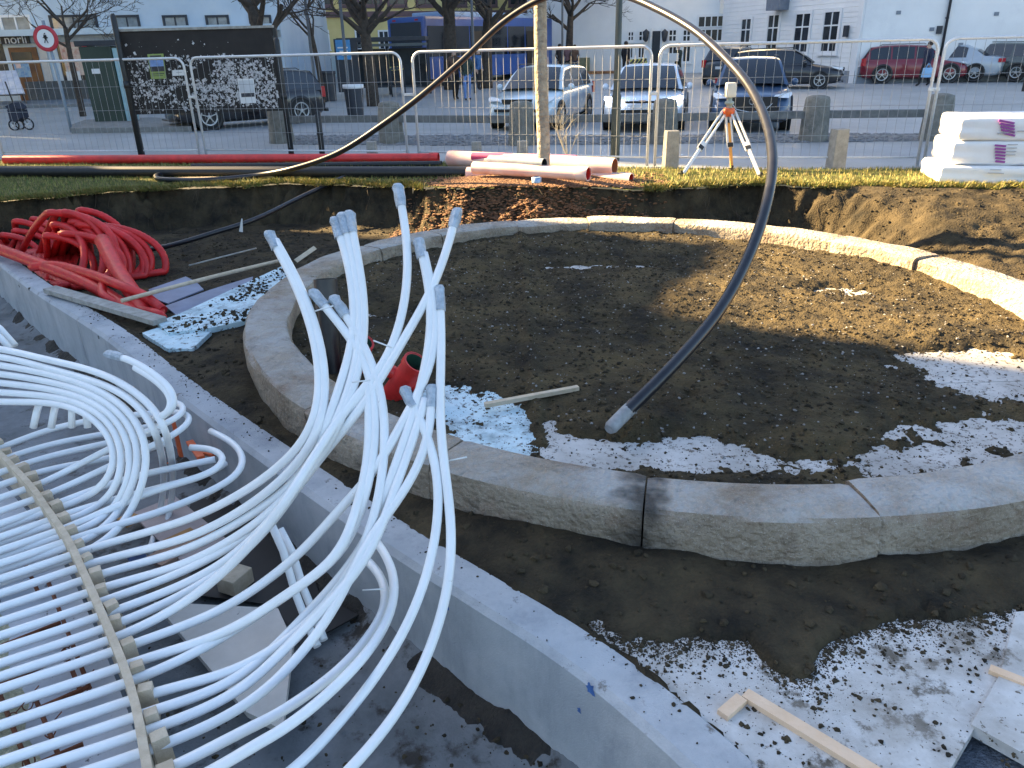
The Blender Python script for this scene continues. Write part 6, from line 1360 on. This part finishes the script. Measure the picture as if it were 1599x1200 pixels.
# yellow striped boards
for (x0, y0, x1, y1, yy_, lab) in ((609, 104, 630, 110, 153, 'small yellow striped board by the bus shelter'), (984, 92, 1010, 101, 125, 'small yellow striped board leaning before the white wing')):
    q = G((x0+x1)/2, yy_); dq = depth(q); t = thing('striped_board', lab, 'warning board', q, 'yellow striped boards'); a = PD(x0, (y0+y1)/2+1, dq); b = PD(x1, (y0+y1)/2-1, dq); hh = (y1-y0)/F_PX*dq*.9
    mb = MB(); mb.bar(a, b, .03, hh); mb.build('board_face', mat('sign_yellow', (.62, .55, .14), .6, var=.05), t)
    for k in range(4): mb = MB(); c = a+(b-a)*(.12+.24*k); mb.bar(c+[-.10, -.022, -hh*.4], c+[.10, -.022, hh*.4], .10, .012, (0, -1, 0)); mb.build('stripe', frame_d, t)
    for e in (a, b): mb = MB(); mb.tube([e, [e[0], e[1]+.05, gz(e[1])]], .025, 5); mb.build('leg', frame_d, t)
# planter and low bed
q = G(912, 115); mb = MB(); mb.box((q[0], q[1], q[2]+.42), (.62, .6, .9)); tag(mb.build('planter_box', mat('planter_green', (.16, .18, .12), .8, var=.2), bevel=.02), 'greenish planter box right of the people near the pale tree', 'planter')
mb = MB(); P = [G(905, 117), G(962, 115), G(962, 107), G(905, 108)]; mb.prism([p[:2] for p in P], -.2, gz(P[0][1])+.14); tag(mb.build('leaf_bed', mat('fallen_leaves', (.20, .09, .04), .9, scale=4, col2=(.30, .17, .09), bump=.6)), 'low bed of reddish fallen leaves by the white wing', 'flower bed')
for (x, y, hh, lab) in ((1352, 128, 1.25, 'thin dark post at the corner before the red car'), (1598, 143, 1.0, 'dark post by the right edge')):
    q = G(x, y); mb = MB(); mb.lathe([(.07, 0), (.055, hh), (.001, hh+.03)], q, 8); tag(mb.build('steel_post', steel_dk), lab, 'post')
q = G(1296, 136); 
# stroller at the left
q = G(30, 204); dq = depth(q); t = thing('baby_stroller', 'dark baby stroller with thin spoked wheels at the left edge of the road', 'stroller', q)
s_ = dq/F_PX
for i, (x, y, rr) in enumerate(((22, 197, 7.5), (31, 196, 6.5), (44, 194, 8))):
    c = PD(x, y, dq+(.3 if i == 1 else 0)); c[2] = max(c[2], gz(c[1])+rr*s_); mb = MB(); pts = [c+np.array([math.cos(a)*rr*s_, 0, math.sin(a)*rr*s_]) for a in np.linspace(0, 2*math.pi, 18)]; mb.tube(pts, .022, 5, False); wl = mb.build('wheel', rubber, t)
    mb = MB(); [mb.tube([c, c+np.array([math.cos(a), 0, math.sin(a)])*rr*s_], .006, 4, False) for a in np.arange(0, 6.2, .9)]; mb.tube([c-[0, .05, 0], c+[0, .05, 0]], .03, 6); o = mb.build('spokes', galv, wl); o.parent = wl
mb = MB()
for a, b in (((12, 172), (22, 197)), ((12, 172), (34, 176)), ((34, 176), (44, 194)), ((22, 186), (38, 186)), ((8, 128), (22, 165)), ((22, 165), (38, 195))): mb.tube([PD(*a, dq), PD(*b, dq)], .022, 6)
mb.build('push_frame', steel_dk, t)
mb = MB(); P = [PD(x, y, dq) for x, y in ((18, 172), (36, 172), (39, 184), (30, 190), (22, 188))]; mb.add([p+np.array([0, -.22, 0]) for p in P]+[p+np.array([0, .22, 0]) for p in P], [(4, 3, 2, 1, 0), (5, 6, 7, 8, 9)]+[(i, (i+1) % 5, 5+(i+1) % 5, 5+i) for i in range(5)]); o = mb.build('seat', cl('stroller', (.02, .025, .04)), t)
mb = MB(); P = [PD(x, y, dq) for x, y in ((14, 166), (26, 160), (38, 170), (24, 174))]; mb.add([p+np.array([0, -.22, 0]) for p in P]+[p+np.array([0, .22, 0]) for p in P], [(3, 2, 1, 0), (4, 5, 6, 7)]+[(i, (i+1) % 4, 4+(i+1) % 4, 4+i) for i in range(4)]); mb.build('hood', MATS['cloth_stroller'], t)
# ================================================================== BARE STREET TREES
GTR = 'bare street trees in the square'
def bare_tree(px, py, lean, r, hgt, seed, label, m_=None, depth_=5, spread=.85, n0=6):
    q = G(px, py); t = thing('bare_tree', label, 'tree', q, GTR); rg = random.Random(seed); m_ = m_ or bark_dk
    tops = q+np.array([lean, 0, hgt]); pts = catmull([q-[0, 0, .1], q+np.array([lean*.2, .02, hgt*.35]), q+np.array([lean*.55, -.02, hgt*.7]), tops], 4)
    mb = MB(); mb.tube(pts, list(np.linspace(r*1.15, r*.72, len(pts))), 9); mb.build('trunk', m_, t)
    mb = MB()
    for k in range(n0):
        a = k*6.28/n0+rg.random(); branch(mb, pts[-1-rg.choice((0, 0, 1, 2, 3, 4))], np.array([math.cos(a), math.sin(a), .75]), r*.5, hgt*.42, depth_, rg, .008, 0, spread)
    mb.build('crown', m_, t)
bare_tree(434, 200, -.25, .20, 3.1, 1, 'dark bare tree leaning left at the right end of the flyer board', n0=6)
bare_tree(506, 160, -.3, .10, 3.3, 2, 'slender bare tree between the flyer board and the bus shelter', n0=5)
bare_tree(583, 166, -.1, .22, 3.4, 3, 'bare tree in front of the bus shelter', n0=8)
bare_tree(705, 140, .1, .32, 3.9, 4, 'thick bare tree standing before the bus', n0=7)
bare_tree(760, 138, .2, .26, 3.4, 5, 'forked bare tree at the front half of the bus', n0=7)
bare_tree(888, 118, .1, .22, 3.3, 6, 'bare tree just right of the pale trunk, above the small group', n0=7)
bare_tree(130, 182, .1, .10, 2.9, 8, 'thin bare tree in front of the shop window', n0=7)
bare_tree(930, 110, .0, .30, 2.2, 7, 'dense golden brown bare tree before the white house front', mat('golden_bark', (.20, .13, .055), .9, var=.25, scale=4), 4, .55, 9)
for (x, y, lab) in ((496, 166, 'thin street pole between the flyer board and the bins'), (548, 172, 'thin street pole beside the poster case'), (878, 124, 'thin dark pole behind the pale tree trunk'), (742, 146, 'thin dark pole before the bus doors')):
    q = G(x, y); mb = MB(); mb.lathe([(.06, 0), (.05, 4.8), (.001, 4.82)], q, 8); tag(mb.build('street_pole', mat('pole_grey', (.08, .09, .10), .5, var=.1)), lab, 'pole', 'thin street poles')
for k_ in list(bpy.data.objects):
    if '_w' in k_: del k_['_w']
for k_ in list(bpy.data.objects):
    if k_.name.startswith(('excavated_soil', 'lawn', 'ring_soil', 'trough_floor', 'gravel_bed')) and 'kind' not in k_: k_['kind'] = 'structure'
